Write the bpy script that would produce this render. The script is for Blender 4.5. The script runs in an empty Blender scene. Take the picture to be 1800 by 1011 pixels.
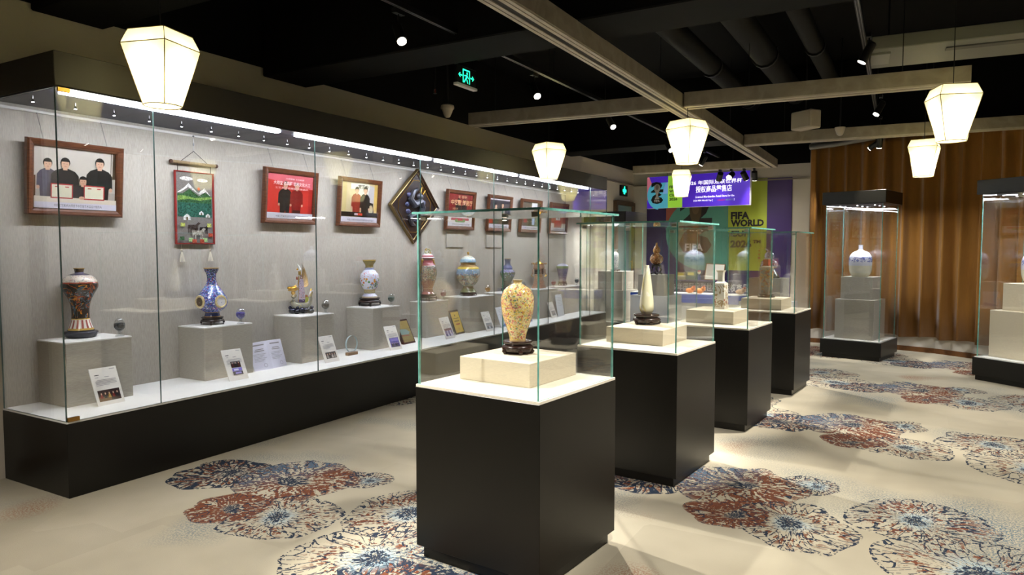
import bpy, bmesh, math, random
from mathutils import Vector, Matrix, Euler
random.seed(7)
SC = bpy.context.scene
COL = SC.collection
R = math.radians
# ------------------------------------------------------------------ camera
cam_d = bpy.data.cameras.new('camera'); cam = bpy.data.objects.new('camera', cam_d); COL.objects.link(cam)
cam_d.sensor_width = 36.0; cam_d.lens = 36.0 * 1228.0 / 1800.0; cam_d.clip_end = 60
cam.location = (0, 0, 1.5)
cam.rotation_euler = (R(90) - math.atan(68.5 / 1228.0), 0, R(29.83))
SC.camera = cam
# ------------------------------------------------------------------ world + exposure
w = bpy.data.worlds.new('world'); SC.world = w; w.use_nodes = True
w.node_tree.nodes['Background'].inputs[0].default_value = (1.0, 0.93, 0.82, 1)
w.node_tree.nodes['Background'].inputs[1].default_value = 0.02
SC.view_settings.view_transform = 'Standard'; SC.view_settings.look = 'None'
SC.view_settings.exposure = 1.3; SC.view_settings.gamma = 1.0; SC.view_settings.use_curve_mapping = False
SC.cycles.use_denoising = True
SC.cycles.transparent_max_bounces = 64
SC.cycles.max_bounces = 10
SC.cycles.sample_clamp_indirect = 6.0
SC.cycles.caustics_reflective = False; SC.cycles.caustics_refractive = False
# light levels
SPOT_W = 240.0; LANTERN_W = 10.0; LED_E = 43.0
WARM = (1.0, 0.955, 0.87)

# ------------------------------------------------------------------ material helpers
def lin(c):
    if isinstance(c, str):
        c = tuple(int(c[i:i+2], 16) / 255 for i in (0, 2, 4))
        c = tuple(x / 12.92 if x <= .04045 else ((x + .055) / 1.055) ** 2.4 for x in c)
    return (c[0], c[1], c[2], 1)
class NT:
    def __init__(s, name):
        s.m = bpy.data.materials.new(name); s.m.use_nodes = True
        s.t = s.m.node_tree; s.t.nodes.clear()
    def n(s, typ, ins=None, **kw):
        nd = s.t.nodes.new(typ)
        for k, v in kw.items(): setattr(nd, k, v)
        for k, v in (ins or {}).items(): s.set(nd.inputs[k], v)
        return nd
    def set(s, sock, v):
        if isinstance(v, bpy.types.NodeSocket): s.t.links.new(v, sock)
        else: sock.default_value = v
    def math(s, op, a, b=0.0, c=0.0):
        return s.n('ShaderNodeMath', {0: a, 1: b, 2: c}, operation=op).outputs[0]
    def vm(s, op, a, b=(0, 0, 0)):
        nd = s.n('ShaderNodeVectorMath', {0: a}, operation=op)
        if op == 'SCALE': s.set(nd.inputs[3], b)
        else: s.set(nd.inputs[1], b)
        return nd.outputs[1 if op in ('LENGTH', 'DOT_PRODUCT') else 0]
    def mix(s, f, a, b):
        nd = s.n('ShaderNodeMix', data_type='RGBA')
        s.set(nd.inputs[0], f); s.set(nd.inputs[6], a); s.set(nd.inputs[7], b)
        return nd.outputs[2]
    def ramp(s, f, stops, const=False):
        nd = s.n('ShaderNodeValToRGB', {0: f}); cr = nd.color_ramp
        if const: cr.interpolation = 'CONSTANT'
        while len(cr.elements) < len(stops): cr.elements.new(0.5)
        for e, (p, c) in zip(cr.elements, stops): e.position = p; e.color = lin(c)
        return nd.outputs[0]
    def gt(s, a, b): return s.math('GREATER_THAN', a, b)
    def lt(s, a, b): return s.math('LESS_THAN', a, b)
    def sm(s, a, lo, hi):
        nd = s.n('ShaderNodeMapRange', {0: a, 1: lo, 2: hi, 3: 0.0, 4: 1.0}); nd.clamp = True
        return nd.outputs[0]
    def noise(s, vec, scale, detail=2, dist=0.0):
        return s.n('ShaderNodeTexNoise', {'Vector': vec, 'Scale': scale, 'Detail': detail, 'Distortion': dist})
    def vor(s, vec, scale, feature='F1'):
        return s.n('ShaderNodeTexVoronoi', {'Vector': vec, 'Scale': scale}, feature=feature)
    def coords(s, which='Object'): return s.n('ShaderNodeTexCoord').outputs[which]
    def mapped(s, scale, which='Object'):
        return s.n('ShaderNodeMapping', {'Vector': s.coords(which), 'Scale': scale}).outputs[0]
    def bsdf(s, col, rough=.5, metal=0., spec=.5, bump=None, bs=.3, bd=.002, **ex):
        nd = s.n('ShaderNodeBsdfPrincipled', {'Base Color': col, 'Roughness': rough, 'Metallic': metal, 'Specular IOR Level': spec})
        for k, v in ex.items(): s.set(nd.inputs[k.replace('_', ' ')], v)
        if bump is not None:
            b = s.n('ShaderNodeBump', {'Height': bump, 'Strength': bs, 'Distance': bd}); s.t.links.new(b.outputs[0], nd.inputs['Normal'])
        return s.out(nd.outputs[0])
    def out(s, sh):
        o = s.n('ShaderNodeOutputMaterial'); s.t.links.new(sh, o.inputs[0]); return s.m
_c = {}
def flat(c, rough=.5, metal=0., spec=.4):
    k = (c, rough, metal, spec)
    if k not in _c:
        t = NT('paint_' + (c if isinstance(c, str) else 'mix'))
        n = t.noise(t.coords(), 40.0, 2).outputs[0]
        col = t.mix(t.math('MULTIPLY', n, .10), lin(c), tuple(x * .8 for x in lin(c)[:3]) + (1,))
        _c[k] = t.bsdf(col, rough, metal, spec)
    return _c[k]
def linen(name, c1, c2, stretch=(8, 8, 120), bs=.25):
    t = NT(name); v = t.mapped(stretch)
    n = t.noise(v, 3.0, 3).outputs[0]; n2 = t.noise(t.coords(), 2.5, 2).outputs[0]
    f = t.math('ADD', t.math('MULTIPLY', t.sm(n, .3, .7), .75), t.math('MULTIPLY', n2, .25))
    return t.bsdf(t.mix(f, lin(c1), lin(c2)), .85, 0, .2, n, bs, .002)
def wood(name, c1, c2, scale=(2, 2, 30), rough=.4, spec=.4):
    t = NT(name); v = t.mapped(scale)
    n = t.noise(v, 2.0, 4, 1.2).outputs[0]
    return t.bsdf(t.mix(t.sm(n, .3, .7), lin(c1), lin(c2)), rough, 0, spec, n, .15, .001)
def emit(name, c, st):
    t = NT(name); e = t.n('ShaderNodeEmission', {'Color': lin(c), 'Strength': st}); return t.out(e.outputs[0])
def glassmat(name, tint=(.992, .997, .994), f0=.05, haze=0.0):
    t = NT(name)
    lw = t.n('ShaderNodeLayerWeight', {'Blend': .5}).outputs['Facing']
    f = t.math('ADD', t.math('MULTIPLY', t.math('POWER', lw, 5.0), 1 - f0), f0)
    tr = t.n('ShaderNodeBsdfTransparent', {'Color': tint + (1,)}); gl = t.n('ShaderNodeBsdfGlossy', {'Color': (1, 1, 1, 1), 'Roughness': 0.0})
    mx = t.n('ShaderNodeMixShader', {0: f}); t.t.links.new(tr.outputs[0], mx.inputs[1]); t.t.links.new(gl.outputs[0], mx.inputs[2])
    return t.out(mx.outputs[0])
def pattern(name, bands, cells=None, lines=None, swirl=None, rough=.18, metal=0., stripes=None, spec=.6):
    """porcelain / enamel: colour bands up the height, flower cells, wire lines, swirls"""
    t = NT(name); ob = t.coords(); g = t.n('ShaderNodeSeparateXYZ', {0: t.coords('Generated')})
    z = g.outputs[2]; zn = t.math('ADD', z, t.math('MULTIPLY', t.math('SUBTRACT', t.noise(ob, 60, 1).outputs[0], .5), .012))
    col = t.ramp(zn, bands, True)
    def win(a, b): return t.math('MULTIPLY', t.gt(z, a), t.lt(z, b))
    for (cnt, z0, z1, ca, cb, duty) in (stripes or []):
        o = t.n('ShaderNodeSeparateXYZ', {0: ob}); an = t.math('ARCTAN2', o.outputs[1], o.outputs[0])
        fr = t.math('FRACT', t.math('MULTIPLY', an, cnt / (2 * math.pi)))
        col = t.mix(win(z0, z1), col, t.mix(t.lt(fr, duty), lin(ca), lin(cb)))
    for (sc, thr, wav, z0, z1, cols) in (swirl or []):
        n = t.noise(ob, sc, 2, wav).outputs[0]; n2 = t.noise(ob, sc * .6, 1, wav * .7)
        msk = t.lt(t.math('ABSOLUTE', t.math('SUBTRACT', n, .5)), thr)
        col = t.mix(t.math('MULTIPLY', msk, win(z0, z1)), col, t.ramp(n2.outputs[0], cols, True))
    for (sc, wd, z0, z1, c) in (lines or []):
        d = t.vor(ob, sc, 'DISTANCE_TO_EDGE').outputs['Distance']
        col = t.mix(t.math('MULTIPLY', t.lt(d, wd), win(z0, z1)), col, lin(c))
    for (sc, thr, z0, z1, pal) in (cells or []):
        vo = t.vor(ob, sc); rr = t.n('ShaderNodeSeparateColor', {0: vo.outputs['Color']}).outputs[0]
        pc = t.ramp(rr, [(i / len(pal), p) for i, p in enumerate(pal)], True)
        col = t.mix(t.math('MULTIPLY', t.lt(vo.outputs['Distance'], thr), win(z0, z1)), col, pc)
    return t.bsdf(col, rough, metal, spec)

# ------------------------------------------------------------------ mesh helpers
class MB:
    def __init__(s): s.bm = bmesh.new(); s.mats = []
    def mi(s, m):
        if m not in s.mats: s.mats.append(m)
        return s.mats.index(m)
    def faces(s, vs, fs, m):
        k = s.mi(m); v = [s.bm.verts.new(p) for p in vs]; out = []
        for f in fs:
            try: q = s.bm.faces.new([v[i] for i in f])
            except ValueError: continue
            q.material_index = k; out.append(q)
        return v, out
    def box(s, c, d, m, rot=None, bev=0.0):
        c = Vector(c); hx, hy, hz = d[0] / 2, d[1] / 2, d[2] / 2
        ps = [Vector((x, y, z)) for z in (-hz, hz) for x, y in ((-hx, -hy), (hx, -hy), (hx, hy), (-hx, hy))]
        if rot is not None:
            q = rot.to_matrix() if isinstance(rot, Euler) else rot
            ps = [q @ p for p in ps]
        v, f = s.faces([p + c for p in ps], [(3, 2, 1, 0), (4, 5, 6, 7), (0, 1, 5, 4), (1, 2, 6, 5), (2, 3, 7, 6), (3, 0, 4, 7)], m)
        if bev:
            es = list({e for q in f for e in q.edges})
            r = bmesh.ops.bevel(s.bm, geom=es, offset=bev, segments=1, affect='EDGES', profile=.5)
            for q in r['faces']: q.material_index = s.mi(m)
        return s
    def pane(s, c, d, m, me, axis):
        """glass sheet: two big faces of m, edge faces of me"""
        n0 = len(s.bm.faces); s.box(c, d, m); s.bm.faces.ensure_lookup_table()
        for q in s.bm.faces[n0:]:
            q.normal_update()
            if abs(q.normal[axis]) < .5: q.material_index = s.mi(me)
        return s
    def prism(s, pts, z0, z1, m):
        n = len(pts)
        s.faces([(x, y, z0) for x, y in pts] + [(x, y, z1) for x, y in pts],
                [tuple(range(n))[::-1], tuple(range(n, 2 * n))] + [(i, (i + 1) % n, n + (i + 1) % n, n + i) for i in range(n)], m)
        return s
    def poly(s, pts, m, z=0.0):
        s.faces([(p[0], p[1], p[2] if len(p) > 2 else z) for p in pts], [tuple(range(len(pts)))], m); return s
    def lathe(s, prof, m, seg=36, c=(0, 0, 0), a0=0.0, sx=1.0, sy=1.0):
        """prof: (radius, z) from bottom to top"""
        vs = []; fs = []
        for r, z in prof:
            for i in range(seg):
                a = a0 + 2 * math.pi * i / seg
                vs.append((c[0] + sx * r * math.cos(a), c[1] + sy * r * math.sin(a), c[2] + z))
        for j in range(len(prof) - 1):
            for i in range(seg):
                k = (i + 1) % seg
                fs.append((j * seg + i, j * seg + k, (j + 1) * seg + k, (j + 1) * seg + i))
        if prof[0][0] > 1e-5: fs.append(tuple(range(seg))[::-1])
        if prof[-1][0] > 1e-5: fs.append(tuple((len(prof) - 1) * seg + i for i in range(seg)))
        s.faces(vs, fs, m); return s
    def tube(s, pts, r, m, seg=8, closed=False):
        pts = [Vector(p) for p in pts]; n = len(pts); rr = r if isinstance(r, (list, tuple)) else [r] * n
        vs = []; fs = []; up = Vector((0, 0, 1))
        for i, p in enumerate(pts):
            a = pts[(i - 1) % n] if (closed or i > 0) else p; b = pts[(i + 1) % n] if (closed or i < n - 1) else p
            d = (b - a).normalized(); x = d.cross(up)
            if x.length < 1e-3: x = d.cross(Vector((1, 0, 0)))
            x.normalize(); y = x.cross(d)
            for k in range(seg):
                t = 2 * math.pi * k / seg; vs.append(p + rr[i] * (math.cos(t) * x + math.sin(t) * y))
        for i in range(n if closed else n - 1):
            j = (i + 1) % n
            for k in range(seg):
                l = (k + 1) % seg; fs.append((i * seg + k, j * seg + k, j * seg + l, i * seg + l))
        if not closed: fs += [tuple(range(seg)), tuple((n - 1) * seg + k for k in range(seg))[::-1]]
        s.faces(vs, fs, m); return s
    def ball(s, c, r, m, seg=12, rings=8, sc=(1, 1, 1)):
        pr = [(r * math.sin(math.pi * i / rings), -r * math.cos(math.pi * i / rings)) for i in range(rings + 1)]
        vs = []; fs = []
        for q, z in pr:
            for i in range(seg):
                a = 2 * math.pi * i / seg; vs.append((c[0] + sc[0] * q * math.cos(a), c[1] + sc[1] * q * math.sin(a), c[2] + sc[2] * z))
        for j in range(rings):
            for i in range(seg):
                k = (i + 1) % seg; fs.append((j * seg + i, j * seg + k, (j + 1) * seg + k, (j + 1) * seg + i))
        s.faces(vs, fs, m); return s
    def out(s, name, parent=None, mw=None, smooth=True, ang=38):
        bmesh.ops.remove_doubles(s.bm, verts=s.bm.verts, dist=1e-6)
        bad = [f for f in s.bm.faces if f.calc_area() < 1e-12]
        if bad: bmesh.ops.delete(s.bm, geom=bad, context='FACES')
        bmesh.ops.recalc_face_normals(s.bm, faces=s.bm.faces)
        me = bpy.data.meshes.new(name); s.bm.to_mesh(me); s.bm.free()
        for m in s.mats: me.materials.append(m)
        if smooth:
            me.polygons.foreach_set('use_smooth', [True] * len(me.polygons)); me.set_sharp_from_angle(angle=R(ang))
        return link(name, me, parent, mw)
def link(name, data, parent=None, mw=None):
    o = bpy.data.objects.new(name, data); COL.objects.link(o)
    if parent is not None: o.parent = parent
    if mw is not None: o.matrix_local = mw
    return o
def tag(o, label=None, cat=None, group=None, kind=None):
    if label: o['label'] = label
    if cat: o['category'] = cat
    if group: o['group'] = group
    if kind: o['kind'] = kind
    return o
def thing(name, label, cat, mw=None, group=None):
    return tag(link(name, None, None, mw), label, cat, group)
def T(x, y, z=0., rz=0.): return Matrix.Translation((x, y, z)) @ Matrix.Rotation(R(rz), 4, 'Z')
def frame(o, right, up):
    r = Vector(right).normalized(); u = Vector(up).normalized(); n = r.cross(u)
    m = Matrix((r, u, n)).transposed().to_4x4(); m.translation = Vector(o); return m
def children(o): return [c for c in bpy.data.objects if c.parent == o]
def dup(root, mw, label=None, cat=None):
    kids = {}
    for c in bpy.data.objects: kids.setdefault(c.parent, []).append(c)
    def cp(o, par):
        n = o.copy(); COL.objects.link(n)
        if par: n.parent = par
        for c in kids.get(o, []): cp(c, n)
        return n
    n = cp(root, None); n.matrix_local = mw
    if label: n['label'] = label
    return n
def text(name, body, mat, box, parent=None, z=.001, bold=0.0, depth=0.0, fit=True, res=2, mw=None):
    """lettering mesh fitted into box=(x0,y0,x1,y1) of the parent's local plane"""
    cu = bpy.data.curves.new('txt', 'FONT'); cu.body = body; cu.size = 1; cu.offset = bold; cu.resolution_u = res; cu.extrude = depth
    ob = bpy.data.objects.new('txt', cu); me = bpy.data.meshes.new_from_object(ob)
    bpy.data.objects.remove(ob); bpy.data.curves.remove(cu)
    if not me.vertices: return None
    xs = [v.co.x for v in me.vertices]; ys = [v.co.y for v in me.vertices]
    x0, x1, y0, y1 = min(xs), max(xs), min(ys), max(ys); sx = (box[2] - box[0]) / max(1e-6, x1 - x0); sy = (box[3] - box[1]) / max(1e-6, y1 - y0)
    if not fit: sx = sy = min(sx, sy)
    for v in me.vertices: v.co = (box[0] + (v.co.x - x0) * sx, box[1] + (v.co.y - y0) * sy, z + v.co.z)
    me.name = name; me.materials.clear(); me.materials.append(mat)
    return link(name, me, parent, mw)

# ------------------------------------------------------------------ shared materials
M = {}
M['glass'] = glassmat('clear_glass'); M['glass2'] = glassmat('thin_picture_glass', (.99, .99, .99), .03)
t = NT('green_glass_edge'); M['edge'] = t.bsdf(t.mix(t.noise(t.coords(), 30, 1).outputs[0], lin('2f7468'), lin('7fbcb0')), .15, 0, .6)
M['edge2'] = flat('4a625e', .2, 0, .5)
t = NT('satin_black_laminate'); n = t.noise(t.mapped((40, 40, 2)), 4, 3).outputs[0]
M['black'] = t.bsdf(t.mix(n, lin('110f0b'), lin('16140f')), .36, 0, .35, n, .03, .001)
M['black_matte'] = flat('14130f', .6, 0, .3)
M['header'] = flat('2c2822', .6, 0, .3)
M['deck'] = flat('eceae4', .55)
M['case_wall'] = linen('grey_linen_wall', 'a69f95', 'bcb6ab', (60, 60, 9), .35)
M['riser'] = linen('grey_linen_riser', 'a09a8e', 'bab4a8', (10, 10, 160), .3)
M['riser_w'] = linen('cream_linen_riser', 'bfb49e', 'd2c8b2', (14, 14, 160), .25)
M['beam'] = wood('pale_wood_channel', '8d8373', 'a39988', (3, 3, 3), .6, .3)
M['slot'] = flat('2a2620', .7); M['rails'] = wood('light_channel_lip', 'b5ab9b', 'c6bcab', (3, 3, 3), .5, .3)
M['frame'] = wood('brown_picture_moulding', '4a2a1a', '6d4029', (6, 40, 6), .3)
M['darkwood'] = wood('dark_rosewood', '1d0f0b', '35201a', (12, 12, 40), .25, .5)
M['gold'] = flat('c99a3d', .28, 1.0, .5)
M['brass'] = flat('b58a4a', .35, 1.0, .5)
M['steel'] = flat('9a9a9a', .3, 1.0, .5)
M['black_metal'] = flat('121211', .45, .3, .5)
M['white'] = flat('e8e6e2', .5)
M['paper'] = flat('e9e4dc', .7)
M['ink'] = flat('2c2a2e', .7); M['greyink'] = flat('9a969a', .7)
M['blackpaint'] = flat('0b0b0a', .85, 0, .15)
M['pipe'] = flat('0d0d0b', .7, 0, .2)
M['lamp'] = emit('spot_lens', 'fff6e6', 7.0)
M['led'] = emit('cool_led_strip', 'eaeffa', LED_E)
M['dot'] = emit('mini_downlight_lens', 'f4f6ff', 16.0)
M['green'] = emit('green_exit_glow', '1fe39a', 1.3)

# ------------------------------------------------------------------ room shell
# carpet: a flower cluster that repeats on a skewed lattice
t = NT('flower_carpet')
pos = t.n('ShaderNodeNewGeometry').outputs['Position']
U = (2.0, -.70); V = (.51, 2.02); A0 = (-.928, 4.494)
det = U[0] * V[1] - U[1] * V[0]
warp = t.noise(pos, 3.2, 1)
pw = t.vm('ADD', pos, t.vm('SCALE', t.vm('SUBTRACT', warp.outputs[1], (.5, .5, .5)), .26))
rel = t.vm('SUBTRACT', pw, (A0[0], A0[1], 0))
qa = t.vm('DOT_PRODUCT', rel, (V[1] / det, -V[0] / det, 0)); qb = t.vm('DOT_PRODUCT', rel, (-U[1] / det, U[0] / det, 0))
speck = t.noise(pos, 95.0, 1).outputs[0]; speck2 = t.noise(pos, 45.0, 2).outputs[0]; mid = t.noise(pos, 1.1, 3).outputs[0]
base = t.mix(t.sm(mid, .35, .65), lin('aea48f'), lin('c4baa4'))
tile = t.n('ShaderNodeTexVoronoi', {'Vector': t.vm('MULTIPLY', pos, (.9, .55, 0)), 'Scale': 1.3}, distance='CHEBYCHEV')
tv = t.n('ShaderNodeSeparateColor', {0: tile.outputs['Color']}).outputs[0]
base = t.mix(t.math('MULTIPLY', tv, .22), base, lin('8f8370'))
smear = t.noise(t.vm('ADD', pos, (3.7, 1.2, 0)), .8, 2).outputs[0]
base = t.mix(t.math('MULTIPLY', t.sm(smear, .54, .70), t.gt(speck, .50)), base, lin('62737c'))
smear2 = t.noise(t.vm('ADD', pos, (9.1, 4.4, 0)), .7, 2).outputs[0]
base = t.mix(t.math('MULTIPLY', t.sm(smear2, .67, .75), t.gt(speck, .50)), base, lin('8a4a2c'))
inv = lambda x, y: ((x * V[1] - y * V[0]) / det, (-x * U[1] + y * U[0]) / det)
# (offset x, y, radius, rust, rust inner r, rust outer r, blue r, vein width, outline)
FL = [(-.52, -.15, .31, .75, .3, 1.0, 0., .11, .08), (.0, .0, .41, .92, .18, 1.05, .0, .03, .03), (.05, -.54, .21, 1.05, .2, 1.1, .0, .03, .02),
      (.40, -.50, .33, .55, .40, .9, .38, .06, .05), (.42, .22, .17, .45, .4, 1.0, .6, .10, .08),
      (.99, -.12, .35, .55, .35, .9, .40, .06, .05), (1.20, -.68, .41, .50, .38, .75, .42, .05, .05)]
col = base
for k, (ox, oy, rad, rust, r0, r1, blue, vw, ol) in enumerate(FL):
    ca, cb = inv(ox, oy)
    fa = t.math('SUBTRACT', t.math('FRACT', t.math('ADD', qa, .5 - ca)), .5)
    fb = t.math('SUBTRACT', t.math('FRACT', t.math('ADD', qb, .5 - cb)), .5)
    dx = t.math('ADD', t.math('MULTIPLY', fa, U[0] / rad), t.math('MULTIPLY', fb, V[0] / rad))
    dy = t.math('ADD', t.math('MULTIPLY', fa, U[1] / rad), t.math('MULTIPLY', fb, V[1] / rad))
    d2 = t.n('ShaderNodeCombineXYZ', {0: dx, 1: dy, 2: float(k)}).outputs[0]
    r = t.math('SQRT', t.math('ADD', t.math('MULTIPLY', dx, dx), t.math('MULTIPLY', dy, dy)))
    inside = t.lt(r, 1.0)
    if k >= 5: inside = t.math('MULTIPLY', inside, t.gt(t.n('ShaderNodeSeparateXYZ', {0: pos}).outputs[0], -3.5))
    an = t.n('ShaderNodeCombineXYZ', {0: t.math('DIVIDE', dx, t.math('ADD', r, .12)), 1: t.math('DIVIDE', dy, t.math('ADD', r, .12)), 2: t.math('ADD', t.math('MULTIPLY', r, .30), float(k) * 3.1)}).outputs[0]
    ve = t.vor(an, 8.0, 'DISTANCE_TO_EDGE').outputs['Distance']
    rn = t.noise(an, 9.0, 3).outputs[0]
    rm = t.math('MULTIPLY', t.math('MULTIPLY', t.sm(r, r0 - .15, r0 + .1), t.sm(r, r1 + .12, r1 - .2)), t.gt(t.math('ADD', t.math('MULTIPLY', rn, .55), t.math('MULTIPLY', speck2, .45)), (.63 - .17 * rust)))
    col = t.mix(t.math('MULTIPLY', rm, inside), col, lin('744530'))
    if blue:
        bm_ = t.math('MULTIPLY', t.sm(r, blue, blue * .3), t.gt(t.math('ADD', rn, t.math('MULTIPLY', speck, .4)), .62))
        col = t.mix(t.math('MULTIPLY', bm_, inside), col, lin('9db4be'))
    elif k == 1:
        bm_ = t.math('MULTIPLY', t.sm(t.math('SUBTRACT', t.math('MULTIPLY', dy, .4), dx), -.1, .5), t.gt(t.math('ADD', t.math('MULTIPLY', speck2, .5), t.math('MULTIPLY', rn, .5)), .50))
        col = t.mix(t.math('MULTIPLY', bm_, inside), col, lin('5a6b7c'))
    nav = t.math('MAXIMUM', t.math('MULTIPLY', t.lt(ve, vw), t.gt(t.math('ADD', speck2, t.math('MULTIPLY', rn, .3)), .58 if k != 0 else .50)), t.math('MULTIPLY', t.gt(r, 1 - ol), t.gt(speck2, .52)))
    nav = t.math('MAXIMUM', nav, t.math('MULTIPLY', t.lt(r, .22), t.gt(t.math('ADD', rn, t.math('MULTIPLY', r, -.6)), .38)))
    col = t.mix(t.math('MULTIPLY', nav, inside), col, lin('2b3443'))
pile = t.noise(pos, 260.0, 1).outputs[0]
M['carpet'] = t.bsdf(col, .95, 0, .1, pile, .35, .003)

WALL = flat('d2c7b7', .8, 0, .2); WALLW = flat('c9c2b6', .8, 0, .2)
curve = [(-1.45, 14.0), (-1.45, 12.05), (-1.2, 12.06), (-.7, 11.97), (-.12, 11.79), (.31, 11.65), (.73, 11.36), (1.3, 10.85), (2.0, 10.0), (2.6, 8.9), (3.0, 7.4), (3.1, 5.5), (3.1, -4.0)]
b = MB(); b.faces([(-5.11, -4, 0), (3.1, -4, 0)] + [(x, y, 0) for x, y in curve[::-1][1:]] + [(-5.11, 14, 0)], [tuple(range(len(curve) + 2))], M['carpet'])
b.bm.normal_update()
fl = b.out('floor', smooth=False); tag(fl, 'beige carpet with rust and navy flower clusters', 'floor', kind='structure')
b = MB(); b.box((-1, 5, 4.05), (8.4, 18.2, .1), M['blackpaint']); tag(b.out('ceiling', smooth=False), 'black painted open ceiling', 'ceiling', kind='structure')
b = MB(); b.box((-5.21, 5, 1.56), (.2, 18, 3.12), WALL); b.box((-5.21, 5, 3.56), (.2, 18, .88), M['blackpaint'])
tag(b.out('wall_left', smooth=False), 'beige wall behind the long display case, black above', 'wall', kind='structure')
b = MB(); b.box((-3.28, 14.1, 1.54), (3.86, .2, 3.08), WALLW); b.box((-3.28, 14.1, 3.54), (3.86, .2, .92), M['blackpaint'])
tag(b.out('wall_back', smooth=False), 'pale end wall carrying the big printed mural', 'wall', kind='structure')
b = MB(); vs = []; fs = []
for i, (x, y) in enumerate(curve):
    vs += [(x, y, 0), (x, y, 3.12), (x, y, 4.0)]
    if i: a = 3 * i; fs += [(a - 3, a, a + 1, a - 2), (a - 2, a + 1, a + 2, a - 1)]
v, f = b.faces(vs, fs, WALLW)
for i, q in enumerate(f):
    if i % 2: q.material_index = b.mi(M['blackpaint'])
tag(b.out('wall_right', smooth=False), 'curved pale wall behind the ochre curtain', 'wall', kind='structure')
b = MB(); b.box((-1, -4.1, 2), (8.4, .2, 4), flat('4a443b', .8)); tag(b.out('wall_front', smooth=False), 'dim wall behind the camera', 'wall', kind='structure')
BB = wood('brown_baseboard', '5a3716', '6e4620', (6, 6, 6), .5)
b = MB(); vs = []; fs = []
pts = curve[1:10]
for i, (x, y) in enumerate(pts):
    j = min(i + 1, len(pts) - 1); k = max(i - 1, 0); d = Vector((pts[j][0] - pts[k][0], pts[j][1] - pts[k][1])).normalized(); nx, ny = d.y, -d.x
    if ny > 0: nx, ny = -nx, -ny
    vs += [(x, y, 0), (x + nx * .018, y + ny * .018, 0), (x + nx * .018, y + ny * .018, .07), (x, y, .07)]
    if i:
        a = 4 * i; fs += [(a - 4 + q, a + q, a + (q + 1) % 4, a - 4 + (q + 1) % 4) for q in range(4)]
b.faces(vs, fs, BB); tag(b.out('baseboard_right', smooth=False), 'brown baseboard under the ochre curtain', 'baseboard', kind='structure')
b = MB(); b.box((-5.10, -1.0, .05), (.03, 6.3, .10), BB); tag(b.out('baseboard_left', smooth=False), 'brown baseboard left of the display case', 'baseboard', kind='structure')
b = MB(); b.box((-5.095, 12.35, 2.81), (.03, 3.3, .025), flat('7d7365', .7)); tag(b.out('trim_1', smooth=False), 'thin picture rail on the left wall past the case', 'trim', kind='structure')
b = MB(); b.box((-3.28, 13.985, 2.80), (3.6, .03, .025), flat('8d8375', .7)); tag(b.out('trim_2', smooth=False), 'thin picture rail on the end wall', 'trim', kind='structure')
b = MB(); b.box((-5.095, 2.02, 1.2), (.03, .10, 2.4), BB); tag(b.out('trim_3', smooth=False), 'brown upright trim left of the display case', 'trim', kind='structure')
# door in the left wall
dr = tag(link('door_1', None, None, T(-5.11, 13.42)), 'brown framed glazed door under the green emergency sign', 'door', kind='structure')
dw = wood('door_frame_wood', '4b3a28', '5f4a34', (3, 3, 20), .5)
b = MB(); b.box((.03, -.48, 1.22), (.08, .09, 2.44), dw); b.box((.03, .48, 1.22), (.08, .09, 2.44), dw); b.box((.03, 0, 2.41), (.08, .87, .09), dw); b.out('door_frame', dr)
b = MB(); b.box((.02, -.02, 1.18), (.03, .84, 2.36), flat('6f8f93', .2, 0, .6)); b.out('door_pane', dr)
b = MB(); b.tube([(.07, .36, .9), (.07, .36, 1.25)], .012, M['brass']); b.box((.05, .36, .92), (.04, .02, .02), M['brass']); b.box((.05, .36, 1.23), (.04, .02, .02), M['brass']); b.out('door_handle', dr)

# ------------------------------------------------------------------ ceiling: black beams, pipes, channels
for i, (y0, y1, z) in enumerate([(2.5, 2.98, 3.07), (4.4, 4.915, 3.04), (10.35, 10.9, 3.06)]):
    lb = ['black ceiling beam nearest the camera, above the first lantern', 'black ceiling beam crossing above the red framed photo', 'black ceiling beam crossing near the far end of the display case'][i]
    xr = 3.0 if i < 2 else 1.2
    b = MB(); b.box(((xr - 5.1) / 2, (y0 + y1) / 2, (z + 4.0) / 2), (xr + 5.1, y1 - y0, 4.0 - z), M['blackpaint'], bev=.01); tag(b.out('ceiling_beam', smooth=False), lb, 'beam', 'black crossing ceiling beams')
for i, (x, r, z) in enumerate([(-2.02, .11, 3.55), (-1.45, .13, 3.6), (-.95, .09, 3.62)]):
    b = MB(); b.tube([(x, 4.93, z), (x, 10.34, z)], r, M['pipe'], 14)
    for y in (6, 8, 10): b.tube([(x, y, z - .01), (x, y + .05, z - .01)], r + .012, M['black_metal'], 14)
    lbs = ['round black ceiling pipe just right of the long pale channel', 'thickest black ceiling pipe, second right of the long channel', 'thin black ceiling pipe left of the right lamp track', 'black ceiling pipe right of the right lamp track', 'outermost black ceiling pipe toward the curtain side']
    tag(b.out('ceiling_pipe'), lbs[i], 'pipe', 'black ceiling pipes')
b = MB(); b.tube([(-5.1, 2.35, 3.22), (-2.0, 2.42, 3.22)], .10, M['pipe'], 16); tag(b.out('ceiling_pipe'), 'short black pipe stub at the upper corner left of the lantern', 'pipe', 'black ceiling pipes')

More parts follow.
